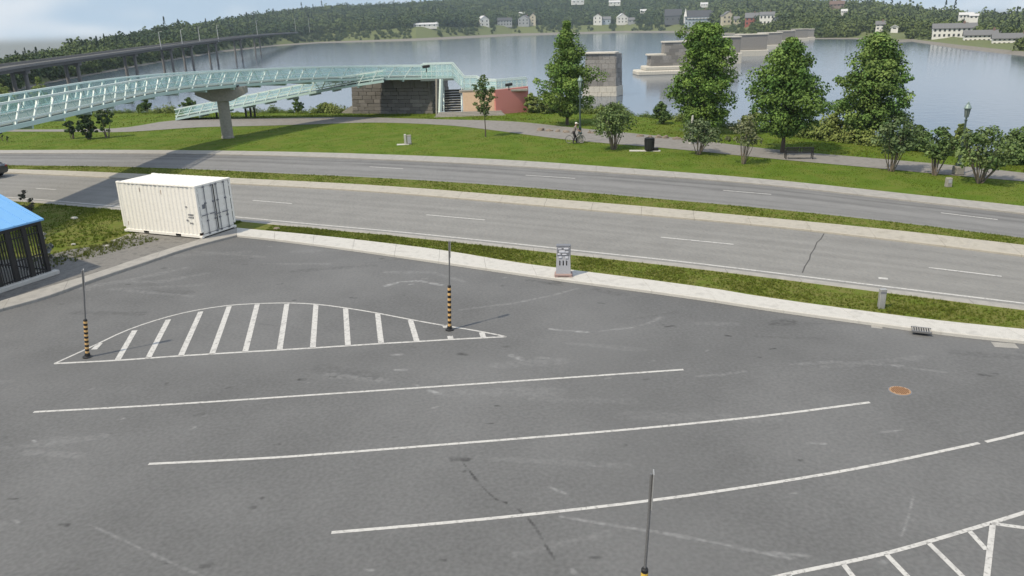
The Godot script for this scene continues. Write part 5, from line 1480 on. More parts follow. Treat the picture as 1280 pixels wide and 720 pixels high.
	rw.poly([Vector3(68 * s, 2.9, 0.1), Vector3(107 * s, 3.1, -1.6), Vector3(107 * s, 0.0, -1.6), Vector3(68 * s, 0.0, 0.1)], 0.35, Vector3(1.7, 0, 4.0).normalized())
	obj("red_wall", rw.mesh(), M.red_wall, t)
	boxp("platform", Vector3(66 * s, 2.75, -3.2), Vector3(80 * s, 0.25, 5.0), M.concrete, t, 0.03)
	for i in 11:
		boxp("tread", Vector3(17.5 * s, 0.14 + i * 0.27, -0.5 - i * 0.28), Vector3(19 * s, 0.07, 0.34), M.concrete, t, 0.01)
		boxp("riser", Vector3(17.5 * s, 0.01 + i * 0.27, -0.62 - i * 0.28), Vector3(19 * s, 0.2, 0.05), M.dark_metal, t)
	for x in [7.2, 28.2]:
		bar("stringer", Vector3(x * s, 0.1, -0.35), Vector3(x * s, 3.1, -3.6), 0.1, 0.4, M.teal_pale, t)
		bar("stair_rail", Vector3(x * s, 1.15, -0.3), Vector3(x * s, 4.1, -3.6), 0.08, 0.08, M.teal_pale, t)
		for i in 5:
			bar("baluster", Vector3(x * s, 0.2 + i * 0.72, -0.4 - i * 0.75), Vector3(x * s, 1.25 + i * 0.72, -0.4 - i * 0.75), 0.07, 0.07, M.teal_pale, t)
	bar("end_column", Vector3(2.6 * s, 0.0, -0.3), Vector3(6.2 * s, 4.3, -0.6), 0.35, 0.3, M.teal_pale, t)
	bar("end_column", Vector3(-1.0 * s, 0.0, -0.8), Vector3(1.0 * s, 4.3, -1.0), 0.25, 0.25, M.concrete, t)
	for i in 4:
		boxp("base_step", Vector3(38 * s, 0.04 + i * 0.13, 1.1 - i * 0.36), Vector3(82 * s - i * 0.3, 0.16, 0.42), M.concrete, t, 0.015)
	# railings: level from the bridge, stepping down to the right
	var rail := [Vector3(-17 * s, 6.0, -1.4), Vector3(19 * s, 6.0, -1.4), Vector3(32 * s, 4.35, -1.4), Vector3(46 * s, 4.35, -1.4), Vector3(54 * s, 3.95, -1.2), Vector3(70 * s, 3.9, -0.4), Vector3(106 * s, 4.0, -1.9)]
	var foot := [4.3, 4.3, 2.9, 2.9, 2.9, 2.9, 2.9]
	for z in [0.0, -3.0]:
		for i in rail.size() - 1:
			var a: Vector3 = rail[i] + Vector3(0, 0, z); var b: Vector3 = rail[i + 1] + Vector3(0, 0, z)
			bar("guard_rail", a, b, 0.12, 0.12, M.teal_pale, t)
			bar("mid_rail", Vector3(a.x, (a.y + foot[i]) / 2, a.z), Vector3(b.x, (b.y + foot[i + 1]) / 2, b.z), 0.06, 0.06, M.teal_pale, t)
			bar("foot_rail", Vector3(a.x, foot[i] + 0.08, a.z), Vector3(b.x, foot[i + 1] + 0.08, b.z), 0.08, 0.1, M.teal, t)
			var n := maxi(int((b.x - a.x) / 0.6), 1)
			for j in n + 1:
				var f := float(j) / n
				bar("rail_post", Vector3(lerpf(a.x, b.x, f), lerpf(foot[i], foot[i + 1], f), lerpf(a.z, b.z, f)), a.lerp(b, f), 0.055, 0.055, M.teal_pale, t)
			var pm2 := MB.new()
			pm2.quad(Vector3(a.x, foot[i] + 0.1, a.z), Vector3(b.x, foot[i + 1] + 0.1, b.z), b - Vector3.UP * 0.05, a - Vector3.UP * 0.05)
			obj("mesh_panel", pm2.mesh(), M.mesh_panel, t)
	boxp("upper_landing", Vector3(1.0 * s, 4.2, -2.9), Vector3(38 * s, 0.22, 3.6), M.deck, t)
	for q in [[Vector3(-8.658, 6.1, -88.841), "black box lamp on the bridge railing above the abutment"], [Vector3(0.269, 4.05, -87.412), "black box lamp on the railing above the red wall"]]:
		var bt := thing("box_lamp", q[1], "lamp", q[0] + Vector3(0, 0, 0.3), 0.0, "black box lamps on the bridge railings")
		boxp("head", Vector3(0, 0.0, 0), Vector3(0.8, 0.3, 0.5), M.black, bt, 0.04, Basis(Vector3.BACK, 0.12))
		bar("stem", Vector3(0, -0.6, 0), Vector3(0, 0.0, 0), 0.1, 0.12, M.dark_metal, bt)

func park() -> void:
	var g1 := Color(0.05, 0.095, 0.016); var g2 := Color(0.12, 0.175, 0.03)
	plant("maple_tree", "tall bright green tree behind the street lamp and the person", "tree", Vector3(6.247, 0.08, -83.118), [[1.2, 0.6], [1.7, 1.9], [2.4, 2.7], [3.4, 3.15], [4.6, 3.2], [5.8, 2.9], [7.2, 2.1], [8.6, 1.4], [10.0, 1.0], [10.9, 0.45], [11.3, 0.1]], 1, 0.16, 230, 95, 0.22, g1, g2, 101, "", Color.BLACK, 0.9)
	plant("columnar_tree", "tallest dense column-shaped tree, in front of the stepped pier", "tree", Vector3(18.141, 0.08, -74.031), [[0.5, 1.0], [1.2, 2.2], [2.4, 2.8], [4.2, 3.1], [6.0, 2.9], [8.0, 2.75], [9.5, 2.85], [10.7, 2.7], [11.3, 2.0], [11.5, 1.0]], 1, 0.22, 330, 95, 0.22, Color(0.045, 0.09, 0.014), Color(0.11, 0.17, 0.028), 102, "", Color.BLACK, 0.83)
	plant("round_tree", "round-crowned tree standing just behind the black bench", "tree", Vector3(21.389, 0.08, -61.19), [[1.7, 0.5], [2.1, 1.5], [2.8, 2.5], [3.8, 3.15], [5.0, 3.35], [6.2, 2.9], [7.3, 2.35], [8.3, 1.9], [9.1, 1.2], [9.75, 0.3]], 1, 0.17, 260, 95, 0.21, Color(0.042, 0.085, 0.015), Color(0.1, 0.155, 0.028), 103, "", Color.BLACK, 0.86)
	plant("broad_tree", "big pale green tree right of the bench, leaning over the bank brush", "tree", Vector3(30.262, 0.08, -66.17), [[0.9, 1.2], [1.7, 2.6], [2.9, 3.2], [4.4, 3.25], [5.8, 2.9], [7.2, 2.5], [8.4, 2.2], [9.4, 1.8], [10.3, 1.2], [10.8, 0.4]], 1, 0.2, 280, 95, 0.22, Color(0.05, 0.098, 0.018), Color(0.12, 0.17, 0.035), 104, "", Color.BLACK, 0.79)
	plant("young_tree", "slender young tree in front of the peach and red walls", "tree", Vector3(-2.113, 0.08, -75.464), [[2.3, 0.4], [2.8, 0.9], [3.6, 1.2], [4.5, 1.25], [5.4, 1.05], [6.2, 0.65], [6.8, 0.15]], 1, 0.06, 84, 22, 0.18, Color(0.04, 0.07, 0.016), Color(0.08, 0.115, 0.03), 106, "", Color.BLACK, 0.88)
	var b1 := Color(0.05, 0.085, 0.02); var b2 := Color(0.105, 0.14, 0.04)
	var gr := "shrubs in a row along the path"
	plant("vase_shrub", "widest vase-shaped shrub, left of the black litter bin", "shrub", Vector3(8.744, 0.08, -65.237), [[1.5, 1.3], [1.9, 2.2], [2.5, 2.45], [3.1, 2.1], [3.8, 1.5], [4.3, 0.5]], 18, 0.04, 105, 30, 0.19, b1, b2, 111, gr, Color.BLACK, 0.84)
	plant("vase_shrub", "grey-green shrub in front of the tall column-shaped tree", "shrub", Vector3(14.855, 0.08, -61.562), [[1.1, 0.9], [1.4, 1.7], [1.9, 1.9], [2.5, 1.6], [3.0, 0.7]], 16, 0.035, 76, 28, 0.18, Color(0.05, 0.075, 0.026), Color(0.1, 0.13, 0.05), 112, gr, Color.BLACK, 0.86)
	plant("vase_shrub", "thin brownish shrub halfway between the column tree and the bench", "shrub", Vector3(17.023, 0.08, -56.669), [[1.6, 0.6], [1.9, 1.3], [2.4, 1.4], [3.0, 1.1], [3.7, 0.4]], 12, 0.03, 40, 22, 0.19, Color(0.065, 0.08, 0.03), Color(0.115, 0.125, 0.05), 113, gr, Color.BLACK, 0.9)
	plant("vase_shrub", "dark shrub right of the bench, below the big pale tree", "shrub", Vector3(25.722, 0.08, -52.297), [[1.5, 0.7], [1.9, 1.5], [2.5, 1.75], [3.2, 1.45], [3.9, 0.6]], 12, 0.04, 74, 28, 0.2, Color(0.04, 0.07, 0.02), Color(0.09, 0.12, 0.04), 114, gr, Color.BLACK, 0.87)
	plant("vase_shrub", "small upright shrub just left of the right-hand street lamp", "shrub", Vector3(27.693, 0.08, -50.495), [[1.3, 0.6], [1.6, 1.25], [2.2, 1.4], [2.8, 1.1], [3.4, 0.4]], 12, 0.035, 54, 26, 0.19, Color(0.045, 0.08, 0.02), Color(0.095, 0.135, 0.035), 115, gr, Color.BLACK, 0.86)
	plant("vase_shrub", "full leafy shrub just right of the right-hand street lamp", "shrub", Vector3(28.928, 0.08, -47.566), [[1.4, 0.9], [1.8, 1.8], [2.4, 2.1], [3.2, 1.8], [4.0, 0.8]], 16, 0.04, 92, 28, 0.2, b1, b2, 116, gr, Color.BLACK, 0.81)
	plant("dark_bush", "smallest of the three dark bushes on the left lawn", "bush", Vector3(-45.482, 0.08, -82.973), [[0.5, 0.3], [0.9, 0.65], [1.4, 0.75], [1.9, 0.35]], 5, 0.05, 34, 36, 0.17, Color(0.02, 0.036, 0.014), Color(0.045, 0.07, 0.022), 121, "dark bushes on the left lawn")
	plant("dark_bush", "biggest and darkest of the three bushes on the left lawn", "bush", Vector3(-43.261, 0.08, -82.212), [[0.2, 0.5], [0.8, 0.85], [1.6, 1.15], [2.4, 1.0], [3.0, 0.4]], 6, 0.07, 70, 40, 0.18, Color(0.016, 0.032, 0.012), Color(0.036, 0.06, 0.02), 122, "dark bushes on the left lawn")
	plant("dark_bush", "white-flowering bush, right of the two dark bushes on the left lawn", "bush", Vector3(-41.895, 0.08, -83.16), [[0.7, 0.4], [1.2, 0.75], [2.0, 0.98], [2.7, 0.85], [3.2, 0.35]], 6, 0.06, 55, 40, 0.17, Color(0.03, 0.05, 0.018), Color(0.06, 0.09, 0.03), 123, "dark bushes on the left lawn", Color(0.42, 0.44, 0.36))
	plant("sapling", "tiny dark sapling at the left edge of the lawn", "sapling", Vector3(-52.674, 0.08, -82.915), [[0.2, 0.12], [0.5, 0.22], [0.85, 0.08]], 3, 0.02, 10, 14, 0.14, Color(0.03, 0.045, 0.02), Color(0.05, 0.07, 0.03), 124, "tiny saplings at the lawn's left edge")
	plant("sapling", "second tiny dark sapling, just right of the first", "sapling", Vector3(-51.6, 0.08, -82.101), [[0.15, 0.1], [0.4, 0.18], [0.65, 0.06]], 3, 0.02, 8, 14, 0.14, Color(0.03, 0.045, 0.02), Color(0.05, 0.07, 0.03), 125, "tiny saplings at the lawn's left edge")
	# single bushes on the bank
	var k := 0
	for q in [[Vector3(-66.351, 0, -115.33), 5.6, 1.5, "yellow-green tree showing above the walking bridge at the left", 1], [Vector3(-72.133, 0, -115.772), 4.6, 1.9, "bushy tree above the walking bridge at the far left", 1], [Vector3(-50.777, 0, -113.328), 2.0, 0.8, "dark thin bush under the walking bridge, above the bushes on the lawn", 0], [Vector3(-51.257, 0, -112.366), 1.2, 0.6, "low dark bush left of the thin one under the walking bridge", 0], [Vector3(-44.436, 0, -112.696), 1.9, 1.2, "dark bush showing above the foot of the ramp", 0], [Vector3(-27.319, 0, -104.892), 2.2, 0.8, "dark spiky bush beneath the ramp, left of the abutment", 0], [Vector3(-23.427, 0, -103.851), 1.3, 1.6, "low green bush just left of the abutment's wing wall", 1], [Vector3(2.984, 0, -95.869), 2.6, 1.2, "green bush just right of the red wall", 1], [Vector3(4.646, 0, -94.53), 3.0, 1.1, "taller bush between the red wall and the tall bright tree", 1], [Vector3(15.748, 0, -81.569), 2.6, 1.1, "dark bush left of the tall column-shaped tree on the bank", 0], [Vector3(27.68, 0, -67.275), 2.5, 1.3, "pale bush between the round tree and the big pale tree", 1], [Vector3(28.693, 0, -66.098), 2.2, 1.2, "bush at the left foot of the big pale tree", 0], [Vector3(31.439, 0, -60.282), 2.2, 1.2, "bank bush between the dark and the small upright shrub", 0], [Vector3(33.078, 0, -57.648), 2.6, 0.9, "bank bush behind the right-hand street lamp", 1], [Vector3(35.06, 0, -53.789), 3.0, 1.6, "thick dark bush at the right edge of the picture", 0], [Vector3(22.432, 0, -72.585), 2.6, 1.2, "pale bush on the bank right of the column-shaped tree", 1]]:
		var hh: float = q[1]; var rr: float = q[2]
		plant("bank_bush", q[3], "bush", q[0], [[0.1, rr * 0.6], [hh * 0.35, rr], [hh * 0.7, rr * 0.8], [hh, rr * 0.2]], 5, 0.05, int(30 + rr * 30), 56, 0.17, Color(0.04, 0.072, 0.016) if q[4] == 0 else Color(0.085, 0.12, 0.024), Color(0.08, 0.12, 0.03) if q[4] == 0 else Color(0.15, 0.18, 0.045), 200 + k, "bushes along the near riverbank", Color.BLACK, 0.9)
		k += 1
	street_lamp("left street lamp with pale green lantern, beside the person", Vector3(6.351, 0.1, -69.577), 5.7, M.lamp_glass, 0.75)
	street_lamp("right street lamp with dark lantern, between two shrubs", Vector3(29.173, 0.1, -50.444), 4.6, M.lamp_glass_dark, 0.55)
	# bench facing the river
	var be := thing("park_bench", "black slatted park bench under the round tree", "bench", Vector3(21.561, 0.12, -58.171), -0.16)
	var bw := 1.9
	for x in [-bw / 2, bw / 2]:
		var lm := MB.new()
		lm.box(Vector3(x, 0.42, 0.28), Vector3(0.07, 0.84, 0.07), Basis.IDENTITY, 0.01); lm.box(Vector3(x, 0.22, -0.24), Vector3(0.06, 0.44, 0.06), Basis.IDENTITY, 0.01); lm.box(Vector3(x, 0.6, 0.0), Vector3(0.07, 0.05, 0.56), Basis.IDENTITY, 0.01); lm.box(Vector3(x, 0.52, -0.24), Vector3(0.06, 0.18, 0.06), Basis.IDENTITY, 0.01)
		obj("end_frame", lm.mesh(), M.black, be)
	boxp("top_rail", Vector3(0, 0.84, 0.28), Vector3(bw + 0.06, 0.07, 0.06), M.black, be, 0.015)
	boxp("lower_rail", Vector3(0, 0.47, 0.27), Vector3(bw, 0.06, 0.05), M.black, be, 0.01)
	for i in 22:
		var x := -bw / 2 + 0.05 + (bw - 0.1) * i / 21
		if absf(x) < 0.16 and i % 2 == 0:
			continue
		boxp("back_slat", Vector3(x, 0.655, 0.275), Vector3(0.06, 0.34, 0.02), M.black, be)
	for i in 6:
		boxp("seat_slat", Vector3(0, 0.45, -0.22 + i * 0.08), Vector3(bw, 0.025, 0.06), M.black, be)
	# litter bin on its pad
	var lb := thing("litter_bin", "black barrel litter bin on a pale pad by the path", "litter bin", Vector3(11.46, 0.14, -63.887))
	var m := MB.new()
	m.lathe(Vector3.ZERO, [[0.0, 0.0], [0.33, 0.0], [0.36, 0.1], [0.38, 0.9], [0.41, 0.93], [0.41, 1.0], [0.34, 1.03], [0.3, 0.98], [0.0, 0.9]], 18)
	obj("barrel", m.mesh(), M.black, lb)
	for i in 18:
		var a := TAU * i / 18
		bar("stave", Vector3(cos(a) * 0.36, 0.08, sin(a) * 0.36), Vector3(cos(a) * 0.395, 0.88, sin(a) * 0.395), 0.05, 0.05, M.dark_metal, lb)
	boxp("foot_block", Vector3(0.5, 0.12, 0.1), Vector3(0.4, 0.24, 0.36), M.black, lb, 0.03)
	tag(boxp("concrete_pad", Vector3(11.122, 0.1, -64), Vector3(2.5, 0.08, 0.5), M.kerb_white, self, 0.02, Basis(Vector3.UP, -0.2)), "pale concrete pad under the litter bin", "pad")
	cyclist()
	# marker post pair on the lawn
	var up := thing("utility_box", "pale utility box with a dark door on the lawn, below the young tree", "utility box", Vector3(-9.077, 0.08, -71.749), 0.1)
	boxp("cabinet", Vector3(0.12, 0.42, 0), Vector3(0.42, 0.84, 0.35), M.concrete, up, 0.02)
	boxp("side_plate", Vector3(-0.22, 0.46, 0.02), Vector3(0.2, 0.92, 0.4), M.kerb_white, up, 0.02)
	boxp("door", Vector3(0.14, 0.42, 0.18), Vector3(0.3, 0.6, 0.02), M.panel_grey, up)
	boxp("slab", Vector3(-0.45, 0.02, 0.05), Vector3(1.1, 0.06, 0.6), M.kerb_white, up, 0.01)
	var mp := thing("marker_post", "short grey marker post on the lawn near the far road, below the right-hand lamp", "post", Vector3(26.576, 0.08, -46.763))
	boxp("shaft", Vector3(0, 0.27, 0), Vector3(0.34, 0.58, 0.3), M.concrete, mp, 0.04)
	boxp("plate", Vector3(0, 0.36, 0.155), Vector3(0.2, 0.2, 0.015), M.panel_grey, mp)
	# white post behind the grey-green shrub, and a white barrel by the ramp
	var wp := thing("white_post", "slim white post behind the grey-green shrub", "post", Vector3(15.55, 0.08, -67.168), 0.0)
	m = MB.new()
	m.tube([Vector3(0, 0, 0), Vector3(0.02, 1.2, 0), Vector3(0.1, 2.4, 0)], [0.16, 0.13, 0.08], 8)
	obj("shaft", m.mesh(), M.kerb_white, wp)
	# stones edging the path
	rng.seed = 88
	for q in [Vector3(3.298, 0.1, -78.827), Vector3(4.064, 0.1, -78.281), Vector3(4.889, 0.1, -77.603), Vector3(5.692, 0.1, -76.817), Vector3(7.857, 0.1, -75.987), Vector3(8.22, 0.1, -75.789), Vector3(12.132, 0.1, -72.552), Vector3(12.889, 0.1, -71.847), Vector3(13.602, 0.1, -71.374), Vector3(14.187, 0.1, -71.039), Vector3(15.006, 0.1, -70.133), Vector3(15.579, 0.1, -69.499)]:
		var st := MB.new()
		var sz := Vector3(rng.randf_range(0.4, 0.8), rng.randf_range(0.3, 0.55), rng.randf_range(0.3, 0.5))
		var lum := noise(1.1, rng.randi() % 999, 2)
		var rings := []
		for r in 6:
			var ring := []
			for c in 9:
				var a := TAU * c / 9; var el := lerpf(-0.6, PI / 2, r / 5.0)
				var d := Vector3(cos(a) * cos(el), sin(el), sin(a) * cos(el))
				ring.append(d * sz * (0.5 + 0.25 * lum.get_noise_3dv(d)))
			rings.append(ring)
		for r in 5:
			for c in 9:
				st.quad(rings[r][c], rings[r][(c + 1) % 9], rings[r + 1][(c + 1) % 9], rings[r + 1][c], rings[r][c])
		var so := obj("edging_stone", st.mesh(), M.tan_rock)
		so.position = q
		tag(so, "small brown stone on the river side of the path", "stone", "small stones edging the path")

func near_things() -> void:
	delineator("banded sign post at the right tip of the striped island", Vector3(-2.219, 0, -25.529), 0.07, 1.66, 3.2, 0.6, -0.045, M.orange_band)
	delineator("banded sign post at the left tip of the striped island", Vector3(-14.087, 0, -23.983), 0.03, 1.36, 3.02, 0.7, -0.14, M.orange_band)
	delineator("banded sign post at the front of the lot, by the longest painted line", Vector3(2.018, 0, -10.784), 0.05, 1.48, 3.25, 0.66, -0.03, M.yellow)
	container()
	shelter()
	sign_cabinet()
	car("dark car on the near road, cut off by the left edge", Vector3(-41.072, 0, -60.577), -0.12)
	var pb := thing("bollard", "grey square bollard on the verge near the drain grate", "bollard", Vector3(13.175, 0.09, -26.275))
	boxp("shaft", Vector3(0, 0.33, 0), Vector3(0.22, 0.72, 0.16), M.sign_grey, pb, 0.015)
	boxp("band", Vector3(0, 0.6, 0.002), Vector3(0.206, 0.09, 0.165), M.panel_dark, pb)
	boxp("cap", Vector3(0, 0.7, 0), Vector3(0.235, 0.04, 0.18), M.sign_grey, pb, 0.01)
	# drain grate let into the kerb
	var dg := thing("drain_grate", "rusty iron drain grate let into the lot kerb", "drain grate", Vector3(13.478, 0.1, -24.01), -0.42)
	for z in [-0.2, 0.2]:
		boxp("frame_bar", Vector3(0, 0.025, z), Vector3(0.6, 0.06, 0.05), M.post_grey, dg)
	boxp("pit", Vector3(0, 0.012, 0), Vector3(0.56, 0.03, 0.36), M.black, dg)
	for i in 8:
		boxp("grate_bar", Vector3(-0.252 + i * 0.072, 0.03, 0), Vector3(0.034, 0.045, 0.36), M.kerb_grey, dg)
	# manhole cover
	var mc := thing("manhole_cover", "round orange rusty manhole cover in the lot", "manhole cover", Vector3(10.817, 0, -19.886))
	var m := MB.new()
	m.lathe(Vector3.ZERO, [[0.28, 0.0], [0.28, 0.01], [0.24, 0.012], [0.0, 0.012]], 28)
	obj("plate", m.mesh(), M.cover, mc)
	m = MB.new()
	for i in 9:
		for j in 9:
			var p := Vector3((i - 4) * 0.054, 0.015, (j - 4) * 0.054)
			if p.length() < 0.235:
				m.box(p, Vector3(0.03, 0.014, 0.03), Basis(Vector3.UP, 0.78))
	obj("studs", m.mesh(), M.rust, mc)
	m = MB.new()
	m.lathe(Vector3.ZERO, [[0.31, 0.0], [0.305, 0.006], [0.285, 0.006]], 28)
	obj("ring", m.mesh(), M.panel_dark, mc)
	# little things on the grass
	rng.seed = 91
	for q in [[Vector3(-25.221, 0.1, -44.562), 0.34, "white stone lying on the grass left of the container", M.kerb_white], [Vector3(-12.415, 0.1, -40.648), 0.3, "grey stone at the kerb right of the container", M.tan_rock], [Vector3(-22.122, 0.1, -38.534), 0.2, "small pale stone at the edge of the gravel", M.kerb_white], [Vector3(-20.176, 0.1, -38.025), 0.22, "pale stone on the gravel in front of the container", M.kerb_white]]:
		m = MB.new()
		var r: float = q[1]
		m.lathe(Vector3.ZERO, [[r * 0.45, -0.02], [r * 0.52, r * 0.18], [r * 0.34, r * 0.42], [0.0, r * 0.48]], 7, 0.4)
		var o := obj("stone", m.mesh(), q[3])
		o.position = q[0]; o.scale = Vector3(1.2, 0.8, 0.8)
		tag(o, q[2], "stone", "stones on the grass and gravel")
	plant("flowering_plant", "pale flowering plant at the corner post of the shelter", "plant", Vector3(-22.018, 0.1, -36.07), [[0.1, 0.2], [0.5, 0.35], [1.0, 0.25], [1.3, 0.1]], 6, 0.012, 22, 22, 0.12, Color(0.1, 0.12, 0.07), Color(0.25, 0.26, 0.22), 131, "", Color(0.5, 0.5, 0.48))
	plant("roadside_bush", "spindly dark bush behind the blue roof", "bush", Vector3(-28.021, 0.1, -44.999), [[0.4, 0.25], [0.8, 0.5], [1.2, 0.45], [1.6, 0.15]], 8, 0.02, 26, 18, 0.13, Color(0.04, 0.05, 0.025), Color(0.09, 0.08, 0.05), 132)

func container() -> void:
	var L := 5.34; var W := 2.54; var H := 2.72
	var t := thing("shipping_container", "white corrugated shipping container with doors at its right end", "shipping container", Vector3(-17.69, 0.12, -41.1), -0.4)
	var y0 := 0.18
	for x in [-1.0, 1.0]:
		for z in [-1.0, 1.0]:
			boxp("corner_post", Vector3(x * (L / 2 - 0.07), y0 + (H - y0) / 2, z * (W / 2 - 0.07)), Vector3(0.14, H - y0 - 0.24, 0.14), M.box_white, t, 0.01)
			for y in [0.08, H - 0.06]:
				boxp("corner_casting", Vector3(x * (L / 2 - 0.085), y, z * (W / 2 - 0.08)), Vector3(0.19, 0.13, 0.175), M.box_door, t, 0.015)
	for z in [-1.0, 1.0]:
		boxp("bottom_rail", Vector3(0, 0.11, z * (W / 2 - 0.05)), Vector3(L - 0.36, 0.15, 0.09), M.box_white, t, 0.01)
		boxp("top_rail", Vector3(0, H - 0.05, z * (W / 2 - 0.04)), Vector3(L - 0.36, 0.07, 0.07), M.box_white, t, 0.01)
		# corrugated side, one sheet
		var m := MB.new()
		var n := 19
		var x0 := -L / 2 + 0.14; var step := (L - 0.28) / n
		for i in n:
			var xs := [x0 + step * i, x0 + step * (i + 0.3), x0 + step * (i + 0.5), x0 + step * (i + 0.8), x0 + step * (i + 1)]
			var ds := [0.02, 0.02, 0.046, 0.046, 0.02]
			for j in 4:
				var a := Vector3(xs[j], 0.185, z * (W / 2 - ds[j])); var b := Vector3(xs[j + 1], 0.185, z * (W / 2 - ds[j + 1]))
				m.quad(a, b, b + Vector3.UP * (H - 0.27), a + Vector3.UP * (H - 0.27), Vector3(0, 0, z))
		obj("side_panel", m.mesh(), M.box_white, t)
	for x in [-1.1, 1.1]:
		boxp("fork_pocket", Vector3(x, 0.115, W / 2 - 0.003), Vector3(0.34, 0.11, 0.02), M.black, t)
	for i in 15:
		boxp("rail_slot", Vector3(-2.1 + i * 0.3 + (0.05 if i % 4 == 0 else 0.0), H - 0.1, W / 2 - 0.012), Vector3(0.17 if i % 3 else 0.1, 0.018, 0.02), M.panel_dark, t)
	var em := MB.new()
	em.box(Vector3(-L / 2 + 0.06, H / 2 + 0.05, 0), Vector3(0.05, H - 0.3, W - 0.26))
	obj("end_panel", em.mesh(), M.box_white, t)
	# roof with shallow corrugations across
	var rm := MB.new()
	for i in 18:
		var a := -L / 2 + 0.1 + (L - 0.2) * i / 18.0; var b := -L / 2 + 0.1 + (L - 0.2) * (i + 1) / 18.0
		var xs := [a, lerpf(a, b, 0.4), lerpf(a, b, 0.5), lerpf(a, b, 0.9), b]
		var hs := [0.0, 0.0, 0.018, 0.018, 0.0]
		for j in 4:
			rm.quad(Vector3(xs[j], H - 0.02 + hs[j], -W / 2 + 0.03), Vector3(xs[j + 1], H - 0.02 + hs[j + 1], -W / 2 + 0.03), Vector3(xs[j + 1], H - 0.02 + hs[j + 1], W / 2 - 0.03), Vector3(xs[j], H - 0.02 + hs[j], W / 2 - 0.03), Vector3.UP)
	obj("roof_panel", rm.mesh(), M.box_white, t)
	boxp("floor", Vector3(0, 0.17, 0), Vector3(L - 0.3, 0.06, W - 0.2), M.rust, t)
	# door end
	boxp("door_header", Vector3(L / 2 - 0.05, H - 0.06, 0), Vector3(0.09, 0.11, W - 0.36), M.box_door, t, 0.01)
	boxp("door_sill", Vector3(L / 2 - 0.05, 0.12, 0), Vector3(0.1, 0.12, W - 0.36), M.box_door, t, 0.01)
	for s in [-1.0, 1.0]:
		var d := boxp("door", Vector3(L / 2 - 0.045, H / 2 + 0.04, s * (W / 4 - 0.05)), Vector3(0.05, H - 0.34, W / 2 - 0.16), M.box_door, t, 0.012)
		for p in 4:
			boxp("door_panel", Vector3(L / 2 - 0.018, 0.5 + p * 0.58, s * (W / 4 - 0.05)), Vector3(0.02, 0.42, W / 2 - 0.36), M.box_door, d, 0.009)
		boxp("gasket", Vector3(L / 2 - 0.03, H / 2 + 0.04, s * (W / 2 - 0.14)), Vector3(0.05, H - 0.36, 0.03), M.black, d)
		for z in [0.16, 0.72]:
			var rod := MB.new()
			rod.tube([Vector3(L / 2 + 0.035, 0.14, s * z), Vector3(L / 2 + 0.035, H - 0.06, s * z)], [0.02, 0.02], 8)
			obj("lock_rod", rod.mesh(), M.panel_dark, d)
			for y in [0.2, 0.85, 1.75, H - 0.14]:
				boxp("rod_bracket", Vector3(L / 2 + 0.025, y, s * z), Vector3(0.06, 0.07, 0.11), M.panel_dark, d)
			boxp("lock_handle", Vector3(L / 2 + 0.06, 1.12 + 0.05 * s, s * z + 0.16), Vector3(0.025, 0.045, 0.44), M.panel_dark, d)
		for y in [0.4, 1.0, 1.7, 2.35]:
			boxp("hinge", Vector3(L / 2 - 0.01, y, s * (W / 2 - 0.1)), Vector3(0.05, 0.12, 0.12), M.box_door, d)
	boxp("gasket", Vector3(L / 2 - 0.03, H / 2 + 0.04, 0), Vector3(0.05, H - 0.36, 0.035), M.black, t)
	# printed marks: rows of small dark characters, too small to read
	rng.seed = 17
	for q in [[Vector3(1.86, 1.62, 0), 2], [Vector3(1.98, 1.22, 0), 5], [Vector3(1.98, 1.08, 0), 5], [Vector3(1.82, 0.92, 0), 2], [Vector3(2.02, 0.78, 0), 3]]:
		for i in q[1]:
			boxp("mark", q[0] + Vector3(i * 0.075, 0, W / 2 - 0.014), Vector3(0.045, rng.randf_range(0.06, 0.11), 0.012), M.panel_dark, t)
	boxp("label_plate", Vector3(L / 2 + 0.001, 1.6, W / 2 - 0.42), Vector3(0.016, 0.22, 0.2), M.panel_dark, t)
	for q in [Vector3(-1.1, 2.35, 0), Vector3(0.35, 2.3, 0), Vector3(-2.3, 0.5, 0)]:
		boxp("rust_streak", q + Vector3(0, 0, W / 2 - 0.016), Vector3(0.025, rng.randf_range(0.2, 0.4), 0.006), M.rust, t)

